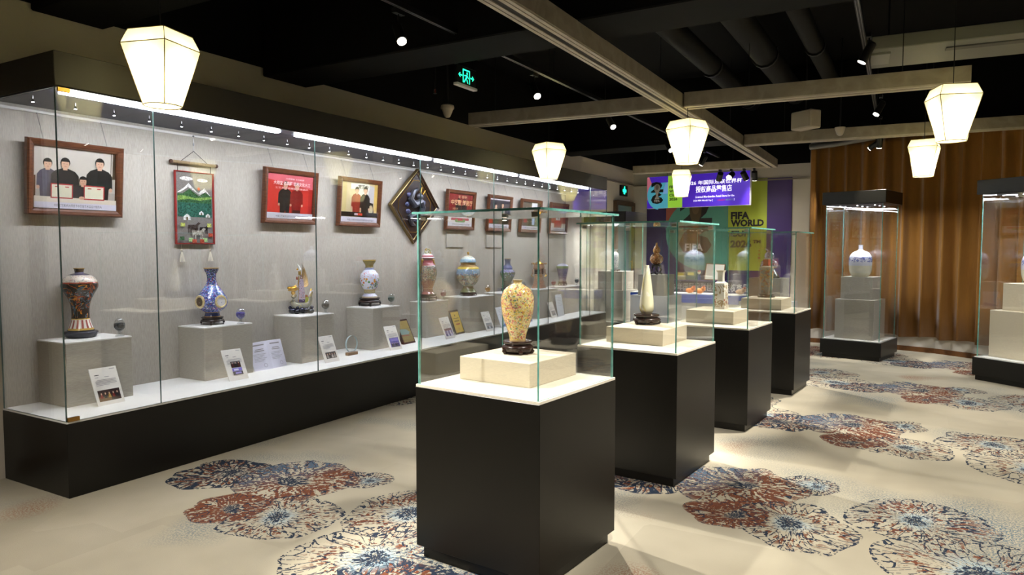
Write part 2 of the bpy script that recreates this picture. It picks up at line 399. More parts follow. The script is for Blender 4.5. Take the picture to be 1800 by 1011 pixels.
def channel(label, p0, p1, hang):
    p0 = Vector(p0); p1 = Vector(p1); d = p1 - p0; L = d.length
    rt = thing('hanging_channel', label, 'beam', Matrix.Translation(p0) @ Matrix.Rotation(math.atan2(d.y, d.x), 4, 'Z'), 'pale ceiling channels')
    b = MB(); W = .17; Hh = .13
    b.box((L / 2, 0, Hh / 2 + .012), (L, W, Hh), M['beam'])
    for y in (-.068, -.034, .034, .068): b.box((L / 2, y, .006), (L, .026, .013), M['rails'])
    b.out('channel_body', rt, smooth=False)
    b = MB(); b.box((L / 2, 0, .009), (L - .01, .04, .006), M['slot']); b.out('lamp_slot', rt, smooth=False)
    for x in hang:
        b = MB(); b.tube([(x, 0, Hh), (x, 0, 4.0 - p0.z)], .004, M['black_metal'], 6); b.out('hanger_rod', rt)
    return rt
channel('long pale channel running away over the pedestals', (-2.06, -1.0, 2.9), (-2.16, 12.85, 2.9), (1.5, 4.5, 7.5, 10.5, 13.2))
channel('nearest pale cross channel, stretching to the left wall side', (-4.46, 6.85, 2.905), (-2.212, 7.02, 2.905), (.3, 1.6))
channel('pale cross channel reaching right over the wide lantern', (-2.02, 7.03, 2.905), (.38, 7.21, 2.905), (.6, 1.9))
channel('pale cross channel in front of the curtain top', (-2.04, 9.98, 2.905), (1.42, 10.17, 2.905), (.5, 2.2))
channel('farthest pale cross channel in front of the end wall', (-4.62, 12.7, 2.905), (-2.255, 12.82, 2.905), (.4, 1.8))

# lamp tracks and spotlights
def track(label, x0, y0, x1, y1, z):
    d = Vector((x1 - x0, y1 - y0)); L = d.length
    rt = thing('lamp_track', label, 'lamp track', T(x0, y0, z) @ Matrix.Rotation(math.atan2(d.y, d.x), 4, 'Z'))
    b = MB(); b.box((L / 2, 0, .018), (L, .036, .036), M['black_metal']); b.out('rail', rt, smooth=False)
    b = MB()
    for y in (-.009, .009): b.box((L / 2, y, -.001), (L, .003, .003), M['steel'])
    b.out('contact_strip', rt, smooth=False)
    for x in (L * .1, L * .5, L * .9):
        b = MB(); b.tube([(x, 0, .03), (x, 0, 4.0 - z)], .004, M['black_metal'], 6); b.out('hanger_rod', rt)
track('black lamp track above the long display case side', -3.0, -.5, -3.02, 12.6, 3.1)
track('black lamp track running up between the channels on the right', -.30, -.5, -.47, 11.4, 3.2)
EXTRA = 1
track('added black lamp track past the right picture edge, carrying unseen spotlights', 1.40, -.5, 1.40, 7.0, 3.2)  # unseen track, added to hold the out-of-frame spotlights
def spot(label, lens, aim, ztop, group='black track spotlights', power=1.0, cone=44, blend=.6, lensr=.030, tint=WARM):
    lens = Vector(lens); d = (Vector(aim) - lens).normalized(); back = lens - d * .17; piv = lens - d * .11
    rt = thing('track_spotlight', label, 'spotlight', Matrix.Translation(lens), group)
    b = MB(); q = d.to_track_quat('Z', 'Y').to_matrix()
    def lp(prof, m, seg=18):
        vs = []; fs = []
        for r, z in prof:
            for i in range(seg):
                a = 2 * math.pi * i / seg; vs.append(q @ Vector((r * math.cos(a), r * math.sin(a), z)))
        for j in range(len(prof) - 1):
            for i in range(seg): k = (i + 1) % seg; fs.append((j * seg + i, j * seg + k, (j + 1) * seg + k, (j + 1) * seg + i))
        fs.append(tuple(range(seg))[::-1]); fs.append(tuple((len(prof) - 1) * seg + i for i in range(seg)))
        b.faces(vs, fs, m)
    lp([(lensr * .8, -.17), (lensr * 1.12, -.16), (lensr * 1.2, -.02), (lensr * 1.2, -.006)], M['black_metal']); b.out('lamp_head', rt)
    b = MB(); lp([(lensr, -.006), (lensr, .001)], M['lamp']); b.out('lens', rt)
    pv = piv - lens
    b = MB(); tz = ztop - lens.z
    b.tube([pv, (pv.x, pv.y, tz - .03)], .006, M['black_metal'], 6); b.box((pv.x, pv.y, tz - .017), (.035, .10, .032), M['black_metal']); b.out('stem', rt)
    ld = bpy.data.lights.new('spot', 'SPOT'); ld.energy = SPOT_W * power; ld.color = tint; ld.spot_size = R(cone); ld.spot_blend = blend; ld.shadow_soft_size = .03
    lo = link('lamp_beam', ld, rt, Matrix.Translation(d * .012) @ d.to_track_quat('-Z', 'Y').to_matrix().to_4x4())
    return rt
spot('track spotlight nearest the camera above the display case', (-2.98, 3.73, 2.87), (-1.75, 3.0, .9), 3.1, power=.6)
spot('second track spotlight along the case side', (-2.98, 5.66, 2.87), (-1.65, 4.7, .9), 3.1)
spot('third track spotlight along the case side, below the near cross channel', (-2.98, 7.5, 2.87), (-1.5, 6.3, .9), 3.1)
spot('fourth track spotlight along the case side, beside a lantern', (-2.98, 9.67, 2.87), (-1.4, 8.1, .9), 3.1)
spot('black track spotlight at top right with a long tilted head', (-.40, 6.3, 2.98), (-1.46, 6.25, .95), 3.2, power=.8)
spot('track spotlight out of view at the top edge, lighting the second pedestal', (-.35, 4.55, 2.98), (-1.6, 4.75, .95), 3.2, power=.9)
spot('black track spotlight just below the right cross channel', (-.40, 8.8, 2.98), (-1.36, 8.0, .95), 3.2, power=.8)
spot('dark track spotlight pointing to the curtain cases', (-.42, 10.3, 2.80), (-.6, 10.9, .8), 3.2, power=.5)
spot('added fill spotlight out of view above the camera, left', (-2.98, 1.9, 2.87), (-1.8, 2.6, .5), 3.1, power=.9)  # this and the next: unseen spots added over the foreground as fill
spot('added fill spotlight out of view above the camera, right', (-.36, 3.2, 2.98), (-1.72, 3.02, .95), 3.2, power=.5, cone=36)
spot('added fill spotlight out of view lighting the front carpet', (-.32, 1.6, 2.98), (-.5, 3.6, 0), 3.2, power=.45, cone=60)  # from here to the front left one: unseen lamps added to brighten the carpet
spot('added fill spotlight out of view lighting the right carpet', (1.36, 3.0, 2.95), (.4, 5.0, 0), 3.2, power=.5, cone=60)
spot('added fill spotlight out of view lighting the far right carpet', (1.36, 5.6, 2.95), (.5, 7.4, 0), 3.2, power=.5, cone=60)
spot('added fill spotlight out of view lighting the left carpet', (-2.98, .6, 2.87), (-3.3, 2.4, 0), 3.1, power=.40, cone=78, blend=.9)
spot('added fill spotlight behind the camera lighting the front left carpet', (-2.98, -.3, 2.87), (-2.4, 1.6, 0), 3.1, power=.25, cone=78, blend=.9)
spot('added fill spotlight beyond the fourth lantern lighting the door side', (-3.07, 11.6, 2.87), (-4.4, 12.0, .9), 3.1, power=1.0, cone=80, blend=.9)  # extra lamp added to raise the light at the far end
spot('added fill spotlight hidden behind the lantern above the second pedestal', (-2.98, 10.55, 2.87), (-3.0, 12.2, .4), 3.1, power=1.3, cone=70, blend=.9)  # added lamp kept out of sight, brightens the counter and mural
spot('added fill spotlight far along the right track lighting the counter', (-.575, 11.1, 2.90), (-3.2, 12.2, 1.0), 3.2, power=1.1, cone=44, blend=.9)  # another added lamp, lifts the brightness around counter and mural
spot('track spotlight out of view lighting the case at the right edge', (1.36, 6.4, 2.97), (1.15, 9.5, .9), 3.2, power=.7, cone=26)
for i, (x, lab, on) in enumerate([(-3.02, 'first black spotlight under the far channel, before the purple sign', .03), (-2.83, 'glowing spotlight under the far channel, right of the sign lettering', .10), (-2.62, 'black spotlight under the far channel beside the sign edge', .03), (-2.45, 'last black spotlight under the far channel by the channel end', .05)]):
    pv_ = Vector((x, 12.72 + .03 * i, 2.80)); am = Vector([(-3.6, 13.9, 1.7), (-3.2, 11.2, 1.9), (-2.2, 13.9, 1.6), (-2.6, 13.8, 1.2)][i])
    spot(lab, pv_ + (am - pv_).normalized() * .11, am, 2.905, power=on, group='spotlights under the far channel', lensr=.045, cone=80, blend=.9)

# ------------------------------------------------------------------ pendant lanterns
t = NT('lantern_paper')
n = t.noise(t.coords(), 18, 3).outputs[0]
tl = t.n('ShaderNodeBsdfTranslucent', {'Color': t.mix(n, lin('a19d78'), lin('a8a585'))}); df = t.n('ShaderNodeBsdfDiffuse', {'Color': lin('b8b090')})
mx = t.n('ShaderNodeMixShader', {0: .25}); t.t.links.new(tl.outputs[0], mx.inputs[1]); t.t.links.new(df.outputs[0], mx.inputs[2])
M['lpaper'] = t.out(mx.outputs[0]); M['rib'] = flat('6a531c', .6)
M['bulb'] = emit('lantern_bulb', 'ffe9b8', 4)
def lantern():
    rt = thing('paper_lantern', 'x', 'lantern', group='glowing paper lanterns')
    N = 32
    def ring(r, z, sq):
        out = []
        for i in range(N):
            a = math.pi / 4 + 2 * math.pi * i / N
            if sq: k = r / max(abs(math.cos(a)), abs(math.sin(a)))
            else: k = r
            out.append((k * math.cos(a), k * math.sin(a), z))
        return out
    b = MB(); lo = ring(.105, 0, 0); hi = ring(.152, .345, 1); tp = ring(.122, .43, 1)
    b.faces(lo + hi + tp, [(j * N + i, j * N + (i + 1) % N, (j + 1) * N + (i + 1) % N, (j + 1) * N + i) for j in range(2) for i in range(N)], M['lpaper'])
    b.out('shade', rt, smooth=False)
    b = MB(); b.faces(tp, [tuple(range(N))], M['lpaper']); b.out('top_cover', rt, smooth=False)
    b = MB(); b.faces(ring(.104, .004, 0), [tuple(range(N))], M['lpaper']); b.out('bottom_diffuser', rt, smooth=False)
    b = MB(); s = .1525; u = .1225; r = .0030
    cs = [(1, 1), (-1, 1), (-1, -1), (1, -1)]
    b.tube([(x * s, y * s, .345) for x, y in cs], r, M['rib'], 6, True); b.tube([(x * u, y * u, .43) for x, y in cs], r, M['rib'], 6, True)
    b.tube([(x * 1.004, y * 1.004, z) for x, y, z in lo], r, M['rib'], 6, True)
    for x, y in cs: b.tube([(x * .0745, y * .0745, 0), (x * s, y * s, .345), (x * u, y * u, .43)], r, M['rib'], 6)
    b.out('wire_frame', rt)
    b = MB(); b.tube([(0, 0, .43), (0, 0, 1.65)], .0035, M['black_metal'], 6); b.out('cord', rt)
    b = MB(); b.tube([(0, 0, .43), (0, 0, .30)], .018, M['white'], 10); b.ball((0, 0, .26), .03, M['bulb']); b.out('bulb', rt)
    ld = bpy.data.lights.new('lantern_light', 'POINT'); ld.energy = LANTERN_W; ld.color = (1.0, .94, .78); ld.shadow_soft_size = .035
    link('lantern_glow', ld, rt, T(0, 0, .17)); return rt
L0 = lantern()
for i, (x, y, a, lb) in enumerate([(-3.92, 2.634, -163.9, 'largest glowing lantern, in front of the near end of the case header'), (-3.90, 7.712, 153, 'glowing lantern hanging before the far part of the display case'),
        (-2.0, 7.03, 158, 'glowing lantern beside the long pale channel, above the second pedestal'), (-3.33, 11.4, -165.7, 'small glowing lantern overlapping the purple hanging sign'),
        (.24, 6.61, 110, 'big glowing lantern high in front of the ochre curtain'), (.08, 9.68, 171.5, 'smaller glowing lantern just above the curtain case'),
        (-3.5, -.5, 140, 'added fill lantern out of view behind the camera on the case side'), (-.5, -1.4, 120, 'added fill lantern out of view straight behind the camera'), (2.1, 3.2, 100, 'added fill lantern out of view past the right picture edge')]):  # last three lanterns are unseen, added to fill the room with light
    mw = T(x, y, 2.35, a)
    if i == 0: o = L0; o.matrix_local = mw
    else: o = dup(L0, mw)
    o['label'] = lb
    if i == 2:
        for c in [q for q in bpy.data.objects if q.parent == o and q.name.startswith('cord')]:
            b = MB(); b.tube([(0, 0, .43), (0, 0, .555)], .0035, M['black_metal'], 6); k_ = b.out('cord', o); bpy.data.objects.remove(c)

# ------------------------------------------------------------------ long wall display case
XF = -4.348; XB = -5.105; Y0 = 2.247; Y1 = 10.69; ZP = .464; ZH = 2.44
dc = thing('wall_display_case', 'long glazed wall case with black plinth and dark header', 'display case', T(0, 0))
b = MB(); b.box(((XF + XB) / 2, (Y0 + Y1) / 2, ZP / 2 - .006), (XF - XB, Y1 - Y0, ZP - .012), M['black'], bev=.003); b.out('plinth', dc, smooth=False)
b = MB(); b.box(((XF + XB) / 2, (Y0 + Y1) / 2, ZP - .006), (XF - XB - .004, Y1 - Y0 - .004, .012), M['deck']); b.out('deck', dc, smooth=False)
b = MB(); b.box((XB + .006, (Y0 + Y1) / 2, (ZP + ZH) / 2), (.012, Y1 - Y0 - .02, ZH - ZP), M['case_wall']); b.out('back_panel', dc, smooth=False)
b = MB(); b.box(((XF + XB) / 2, (Y0 + Y1) / 2, 2.55), (XF - XB, Y1 - Y0, .20), M['header'], bev=.003); b.out('header', dc, smooth=False)
b = MB(); b.box(((XF + XB) / 2, (Y0 + Y1) / 2, ZH + .004), (XF - XB - .03, Y1 - Y0 - .03, .008), flat('3d3d48', .5)); b.out('header_lining', dc, smooth=False)
b = MB(); b.tube([(XB + .02, Y0 + .02, ZH - .03), (XB + .02, Y1 - .02, ZH - .03)], .010, M['white'], 8); b.out('hanging_rail', dc)
ys = [Y0, 2.855, 4.285, 5.725, 7.16, 8.60, 10.03, Y1]
for a, c in zip(ys, ys[1:]):
    b = MB(); b.pane((XF - .006, (a + c) / 2, (ZP + ZH) / 2), (.010, c - a - .003, ZH - ZP), M['glass'], M['edge2'], 0); b.out('glass_pane', dc, smooth=False)
for y in (Y0 + .006, Y1 - .006):
    b = MB(); b.pane(((XF + XB) / 2, y, (ZP + ZH) / 2), (XF - XB - .024, .010, ZH - ZP), M['glass'], M['edge2'], 1); b.out('glass_pane', dc, smooth=False)
for y0, y1 in ((2.33, 3.98), (4.17, 6.0), (6.12, 7.85), (8.0, 10.1)):
    b = MB(); b.box((-4.445, (y0 + y1) / 2, ZH - .008), (.048, y1 - y0, .012), M['led']); b.out('led_strip', dc, smooth=False)
b0 = None
for i in range(33):
    y = 2.31 + i * .252
    if b0 is None:
        b = MB(); b.tube([(0, 0, 0), (0, 0, -.022)], .004, M['steel'], 6); b.lathe([(.009, -.040), (.007, -.028), (.004, -.02)], M['black_metal'], 10); b.lathe([(.0075, -.042), (.0075, -.040)], M['dot'], 10)
        b0 = b.out('downlight', dc, T(-4.72, y, ZH))
    else:
        o = b0.copy(); COL.objects.link(o); o.parent = dc; o.matrix_local = T(-4.72, y, ZH)
for z, y in ((ZP + .012, Y0 + .04), (ZH - .01, Y0 + .05)):
    b = MB(); b.box((XF - .004, y, z), (.018, .07, .026), M['brass'], bev=.002); b.out('corner_clip', dc, smooth=False)
# risers inside the case
RS = [(2.462, 2.905, -4.745, .887), (3.50, 3.955, -4.765, .882), (4.47, 4.885, -4.745, .889), (5.42, 5.85, -4.735, .895), (6.475, 6.93, -4.86, .884), (7.148, 7.75, -4.70, .90), (8.10, 8.76, -4.745, .895), (9.10, 9.72, -4.745, .895), (9.95, 10.60, -4.745, .895)]
WH = ['brown dragon vase', 'blue vase with round medallions', 'dragon boat', 'white flowered vase', 'pink lidded vase', 'blue and cream lidded jar', 'green and violet vase', 'tiered pavilion', 'lilac vase at the far end']
for (y0, y1, xf, zt), wh in zip(RS, WH):
    b = MB(); xb = XB + .014; b.box(((xf + xb) / 2, (y0 + y1) / 2, (zt - .008 + ZP) / 2 + .0005), (xf - xb, y1 - y0, zt - .008 - ZP), M['riser'], bev=.002)
    b.box(((xf + xb) / 2, (y0 + y1) / 2, zt - .004), (xf - xb, y1 - y0, .008), M['deck'])
    tag(b.out('riser_block', smooth=False), 'grey linen riser block in the wall case under the ' + wh, 'riser', 'grey risers in the wall case')

# ------------------------------------------------------------------ vases in the wall case
def lathe_thing(name, label, cat, prof, mat, mw, group=None, seg=40):
    b = MB(); b.lathe(prof, mat, seg); o = b.out(name, None, mw); return tag(o, label, cat, group)
def smooth_prof(pts, sub=4):
    out = []
    for i in range(len(pts) - 1):
        p0 = pts[max(i - 1, 0)]; p1 = pts[i]; p2 = pts[i + 1]; p3 = pts[min(i + 2, len(pts) - 1)]
        for k in range(sub):
            u = k / sub
            f = lambda a, b_, c, d: .5 * (2 * b_ + (c - a) * u + (2 * a - 5 * b_ + 4 * c - d) * u * u + (3 * b_ - a - 3 * c + d) * u ** 3)
            out.append((max(0.0, f(p0[0], p1[0], p2[0], p3[0])), f(p0[1], p1[1], p2[1], p3[1])))
    out.append(pts[-1]); return out
def zoomprof(rows, ybot, s, sub=3):
    """rows (y, halfwidth) top to bottom as measured -> (radius, height) bottom to top"""
    pr = [(hw * s, (ybot - y) * s) for y, hw in rows][::-1]
    return smooth_prof(pr, sub)
def hollow(prof, depth=.05, wall=.004):
    """turn the mouth inward so the vessel has a rim and a dark throat"""
    r, z = prof[-1]; return prof + [(r - wall, z), (max(.004, r - wall * 1.6), z - depth * .4), (max(.003, r * .6), z - depth)]
def stand(name, label, mw, r, h, legs=4, mat=None, group='carved wooden stands'):
    mat = mat or M['darkwood']; rt = thing(name, label, 'stand', mw, group)
    b = MB(); b.lathe(smooth_prof([(r * .86, h * .80), (r * .95, h * .84), (r * .96, h * .92), (r * .90, h * .97), (r * .86, h * 1.0)], 2), mat, 32); b.out('top_plate', rt)
    b = MB(); b.lathe(smooth_prof([(r * .92, h * .38), (r * 1.0, h * .46), (r * .99, h * .60), (r * .88, h * .72), (r * .84, h * .81)], 2), mat, 32); b.out('waist_band', rt)
    for k in range(legs):
        a = math.pi / legs + 2 * math.pi * k / legs; c, s_ = math.cos(a), math.sin(a)
        b = MB(); b.tube([(r * .92 * c, r * .92 * s_, h * .45), (r * .98 * c, r * .98 * s_, h * .25), (r * .93 * c, r * .93 * s_, h * .05), (r * .96 * c, r * .96 * s_, 0)], [h * .14, h * .12, h * .09, h * .12], mat, 8); b.out('leg', rt)
    b = MB(); b.lathe([(r * .90, h * .04), (r * .93, h * .08), (r * .90, h * .13)], mat, 32); b.out('foot_ring', rt)
    return rt
VX = -4.98
# 1 brown dragon vase
s = .178 / 254; z0 = .888
tag(MB().lathe(smooth_prof([(125 * s, 0), (140 * s, 25 * s), (150 * s, 48 * s), (140 * s, 62 * s), (118 * s, 66 * s), (120 * s, 75 * s)], 3), flat('2b2c38', .2), 40).out('vase_stand', None, T(VX, 2.69, z0)), 'round slate coloured base under the brown dragon vase', 'stand', 'round vase bases')
M['v1'] = pattern('dragon_cloisonne', [(0, 'c9a24a'), (.03, 'efe6dc'), (.17, 'd8b04c'), (.185, '2a1610'), (.755, 'a33a22'), (.775, 'd9cbb8'), (.885, '4a4358'), (.94, '6b5132'), (.985, 'd9b56a')],
    cells=[(95, .30, .78, .88, ['b13a2c', '3d7a5a', '5a4a86', 'e8dcc8', '2f5a86'])], swirl=[(8, .022, 2.2, .2, .755, [(0, 'b5561f'), (.45, 'd98a2c'), (.55, '5a7f96'), (.62, '8a2f1c')]), (16, .016, 1.6, .35, .62, [(0, '5f86a0'), (.5, 'b34a1e'), (.55, '9fb4c0')])],
    stripes=[(14, .03, .165, 'f2ece2', 'a4534c', .45)])
pr = zoomprof([(190, 50), (200, 44), (218, 36), (238, 42), (250, 78), (280, 128), (335, 158), (382, 157), (440, 126), (500, 98), (560, 82), (620, 77), (690, 80), (740, 93), (796, 114)], 796, s)
tag(MB().lathe(hollow(pr), M['v1'], 44).out('dragon_vase', None, T(VX, 2.69, z0 + 75 * s)), 'dark brown vase with orange dragon and white petal foot, nearest in the wall case', 'vase', 'vases in the wall case')
# 2 blue vase
s = .1483 / 213.8; z0 = .8825
stand('vase_stand', 'dark wooden stand under the blue medallion vase', T(-4.945, 3.71, z0), 128 * s, 92 * s)
M['v2'] = pattern('blue_cloisonne', [(0, 'b58a4a'), (.015, '33406e'), (.085, 'b58a4a'), (.10, '3a4c8c'), (.54, '4a5fae'), (.56, '6f86c8'), (.64, 'b58a4a'), (.65, '3b3f72'), (.80, '3f4660'), (.985, 'd8b27a')],
    cells=[(60, .45, .1, .62, ['8fa0e0', 'dfe4f6', '6a7ad0', '3040a0', 'a9b6ee']), (110, .42, .12, .95, ['5a6ad0', 'b04a4a', '3a8a7a', 'c8d0f0'])], lines=[(42, .03, .1, .98, '9aa6d8')])
pr = zoomprof([(213, 86), (222, 82), (240, 64), (300, 52), (350, 50), (400, 62), (440, 86), (500, 127), (560, 160), (612, 172), (660, 161), (700, 126), (730, 82), (742, 78), (785, 90)], 785, s)
v2 = thing('medallion_vase', 'blue enamel pear vase with two round gold rimmed medallions', 'vase', T(-4.945, 3.71, z0 + 92 * s), 'vases in the wall case')
MB().lathe(hollow(pr), M['v2'], 44).out('vase_body', v2)
for az, cc, nm in ((-2, 'e9e6ea', 'medallion'), (-88, '5a4432', 'medallion')):
    a = R(az); q = Matrix.Rotation(a, 4, 'Z') @ Matrix.Translation((.112, 0, (785 - 602) * s)) @ Matrix.Rotation(R(90), 4, 'Y')
    b = MB(); b.lathe([(.047, -.01), (.054, .002), (.050, .010), (.040, .011), (.036, .005)], pattern('medallion_rim', [(0, 'c79a3c'), (.6, 'e2cf9a')], cells=[(120, .3, 0, 1, ['b58430', 'efe6c8', '7a5a2a'])], rough=.3), 28)
    b.lathe([(.0362, .002), (.036, .007)], flat(cc, .3), 28); b.out(nm, v2, q)
# 4 white vase
s = .1088 / 166; z0 = .8955
stand('vase_stand', 'dark wooden stand under the white flowered vase', T(VX, 5.655, z0), 172 * s, 135 * s)
M['v4'] = pattern('white_cloisonne', [(0, 'b5a68a'), (.03, 'c6c9de'), (.11, '8a7f4a'), (.19, 'a08a54'), (.215, 'cfd2e2'), (.72, 'b9bfd8'), (.775, '4a5a8a'), (.79, '8f7a45'), (.97, 'c9ac62')],
    cells=[(38, .46, .24, .52, ['c0602a', '4f8a5a', '8a9a4a', 'c98a3a', 'b6c0d4', '6a86a8']), (70, .36, .52, .70, ['d0402a', 'e8e6f0', 'c9cde0', 'd0402a', 'd8dae8']), (120, .3, .03, .2, ['6a6a3a', 'b05a3a', 'd0c090'])], lines=[(60, .04, .79, .97, '6f7a4a')])
pr = zoomprof([(172, 110), (185, 98), (220, 76), (270, 64), (292, 66), (300, 72), (318, 68), (330, 66), (345, 96), (375, 116), (400, 140), (470, 151), (530, 147), (600, 126), (650, 94), (668, 86), (690, 91), (715, 86), (735, 102), (755, 120), (778, 127)], 778, s)
tag(MB().lathe(hollow(pr), M['v4'], 40).out('flower_vase', None, T(VX, 5.655, z0 + 135 * s)), 'white enamel vase with flared gilt neck and red and orange flowers', 'vase', 'vases in the wall case')
# 5 pink lidded vase with dragon handles
s = .1186 / 148; z0 = .8845
stand('vase_stand', 'dark wooden stand under the pink lidded vase', T(VX, 6.68, z0), 130 * s, 98 * s)
M['v5'] = pattern('rose_cloisonne', [(0, 'a4615c'), (.06, '8f5a50'), (.14, 'c7a58a'), (.16, 'a06a56'), (.38, '9a8a72'), (.70, '7d7a78'), (.79, 'b05a62'), (.88, 'd0606e'), (.93, '9a6a5a')],
    cells=[(62, .44, .35, .78, ['6a8a70', 'c9b09a', '8a4a4a', '5a6a8a', 'd8cfc0'])], lines=[(45, .035, .1, .8, 'c8a878')])
pr = zoomprof([(286, 72), (300, 74), (350, 76), (375, 92), (410, 122), (480, 132), (560, 128), (640, 106), (700, 81), (740, 70), (780, 76), (805, 96), (817, 105)], 817, s)
v5 = thing('lidded_vase', 'rose pink lidded vase with gold dragon handles behind the near pedestal glass', 'vase', T(VX, 6.68, z0 + 98 * s), 'vases in the wall case')
MB().lathe(pr, M['v5'], 36).out('vase_body', v5)
lz = (817 - 286) * s
ld = MB(); ld.lathe(smooth_prof([(100 * s, lz), (106 * s, lz + 4 * s), (88 * s, lz + 14 * s), (84 * s, lz + 34 * s), (64 * s, lz + 50 * s), (50 * s, lz + 64 * s)], 2), pattern('rose_lid', [(0, 'e9d8d4'), (.25, 'c25666'), (.6, 'f0e2de')], rough=.2), 32); ld = ld.out('lid', v5)
b = MB()
for k in range(16):
    a = k * 2.4; rr = 44 * s * math.sqrt(1 - (k / 18) ** 2); b.ball((rr * math.cos(a), rr * math.sin(a), lz + (66 + k * 4.6) * s), 13 * s, [M['gold'], flat('c8b86a', .4), flat('8f9a4a', .4)][k % 3], 8, 6)
b.out('knob', ld)
for sg in (-1, 1):
    b = MB(); P = [(95, 330), (118, 350), (128, 400), (138, 450), (150, 500), (146, 545), (132, 580)]
    b.tube([(0, sg * hw * s, (817 - y) * s) for hw, y in P], [10 * s, 15 * s, 18 * s, 20 * s, 18 * s, 13 * s, 7 * s], M['gold'], 8); b.ball((0, sg * 104 * s, (817 - 322) * s), 20 * s, M['gold'], 8, 6, (1, 1.3, 1)); b.out('dragon_handle', v5, Matrix.Rotation(R(-12), 4, 'Z'))
# 6 lidded jar
s = .1186 / 135.5; z0 = .9005
stand('vase_stand', 'low dark wooden stand under the blue and cream lidded jar', T(-4.93, 7.47, z0), 126 * s, 52 * s, 6)
M['v6'] = pattern('dragon_jar_cloisonne', [(0, '8a8a62'), (.12, '7d6a52'), (.20, '8f9a86'), (.58, '8ab0d0'), (.77, 'e2c45a'), (.85, 'a08050')],
    swirl=[(16, .07, 1.8, .22, .62, [(0, 'd6c9b6'), (.48, 'b06a5a'), (.56, '55617c')])], cells=[(70, .34, .56, .78, ['4f86c0', 'dfe8f0', '3a70b0', '9ac0dc']), (100, .3, 0, .2, ['5f7a4a', 'a8925a', '4a5a3a'])], lines=[(40, .03, .2, .8, 'c9b070')])
pr = zoomprof([(358, 110), (395, 110), (406, 122), (430, 150), (480, 169), (530, 172), (600, 160), (660, 124), (696, 80), (716, 75), (746, 88), (790, 123)], 790, s)
v6 = thing('lidded_jar', 'round blue and cream lidded jar with gold knob', 'jar', T(-4.93, 7.47, z0 + 52 * s), 'vases in the wall case')
MB().lathe(pr, M['v6'], 40).out('jar_body', v6)
lz = (790 - 358) * s
ld = MB(); ld.lathe(smooth_prof([(118 * s, lz), (121 * s, lz + 6 * s), (112 * s, lz + 36 * s), (78 * s, lz + 74 * s), (42 * s, lz + 95 * s), (10 * s, lz + 101 * s)], 3), pattern('jar_lid', [(0, '8fbcd8'), (.45, 'dbe6e0'), (.8, 'efe6d0')], cells=[(75, .33, 0, .75, ['5f9ac8', 'efeede', 'c8c870', 'e0a0a0'])]), 36); ld = ld.out('lid', v6)
b = MB(); b.tube([(0, 0, lz + 98 * s), (0, 0, lz + 120 * s)], 8 * s, M['gold'], 8); b.ball((0, 0, lz + 135 * s), 17 * s, M['gold'], 10, 8); b.out('knob', ld)
# 7 green violet vase
s = .0989 / 123.6; z0 = .8955
stand('vase_stand', 'dark wooden stand under the green and violet vase', T(VX, 8.56, z0), 112 * s, 90 * s)
M['v7'] = pattern('green_violet_enamel', [(0, '4d5a50'), (.2, '5a6a5c'), (.42, '4f6a4a'), (.50, '8a86b8'), (.58, 'b9b8d8'), (.62, '6a70a0'), (.75, '5a5f7a'), (.97, 'b09a7a')], cells=[(55, .4, .3, .62, ['5a8a5a', '8a7ac0', 'c8c6e0', '8a5a3a', '3f5a48'])])
pr = zoomprof([(150, 63), (165, 58), (220, 49), (260, 56), (300, 82), (330, 86), (346, 76), (360, 110), (385, 130), (420, 134), (470, 118), (530, 86), (560, 71), (600, 68), (640, 76)], 640, s)
tag(MB().lathe(hollow(pr), M['v7'], 36).out('enamel_vase', None, T(VX, 8.56, z0 + 90 * s)), 'green and violet long necked vase just left of the cream pedestal vase', 'vase', 'vases in the wall case')
# 8 pavilion
s = .0989 / 114
pv = thing('tiered_pavilion', 'copper coloured tiered pavilion ornament behind the near pedestal glass edge', 'ornament', T(-4.955, 9.47, .8955, 0), 'vases in the wall case')
cop = pattern('copper_enamel', [(0, 'a07a62'), (.5, 'b4886a'), (.8, '9a6a50')], cells=[(80, .35, 0, 1, ['c89a78', '8a5a4a', 'd0b090', '6a8a8a'])], rough=.3)
for nm, h0, h1, w0, w1 in (('base_step', 0, 35, 175, 170), ('base_step', 35, 70, 150, 148), ('lower_body', 70, 130, 130, 128), ('upper_body', 130, 240, 112, 108), ('eave', 330, 350, 120, 145), ('roof', 350, 430, 145, 118)):
    b = MB(); b.lathe([(w0 * s * 1.0, h0 * s), (w1 * s * 1.0, h1 * s)], cop, 4, a0=math.pi / 4, sx=.68, sy=.9); b.out(nm, pv, smooth=False)
for k in range(4):
    a = math.pi / 4 + k * math.pi / 2; b = MB(); b.tube([(112 * s * math.cos(a), 112 * s * math.sin(a), 240 * s), (112 * s * math.cos(a), 112 * s * math.sin(a), 332 * s)], 14 * s, cop, 8); b.out('column', pv)
    b = MB(); b.tube([(110 * s * math.cos(a), 110 * s * math.sin(a), 200 * s), (140 * s * math.cos(a), 140 * s * math.sin(a), 230 * s), (130 * s * math.cos(a), 130 * s * math.sin(a), 255 * s)], 10 * s, M['gold'], 6); b.out('dragon_handle', pv)
b = MB(); b.box((0, 0, 290 * s), (120 * s, 120 * s, 90 * s), flat('4a3026', .4)); b.out('inner_chamber', pv)
b = MB()
for k in range(10): a = k * .628; b.ball((125 * s * math.cos(a), 125 * s * math.sin(a), 432 * s), 17 * s, [cop, M['gold']][k % 2], 8, 6)
b.out('roof_crest', pv)
b = MB(); b.lathe([(60 * s, 430 * s), (40 * s, 460 * s), (14 * s, 480 * s), (20 * s, 500 * s), (4 * s, 525 * s)], M['gold'], 12); b.out('finial', pv)
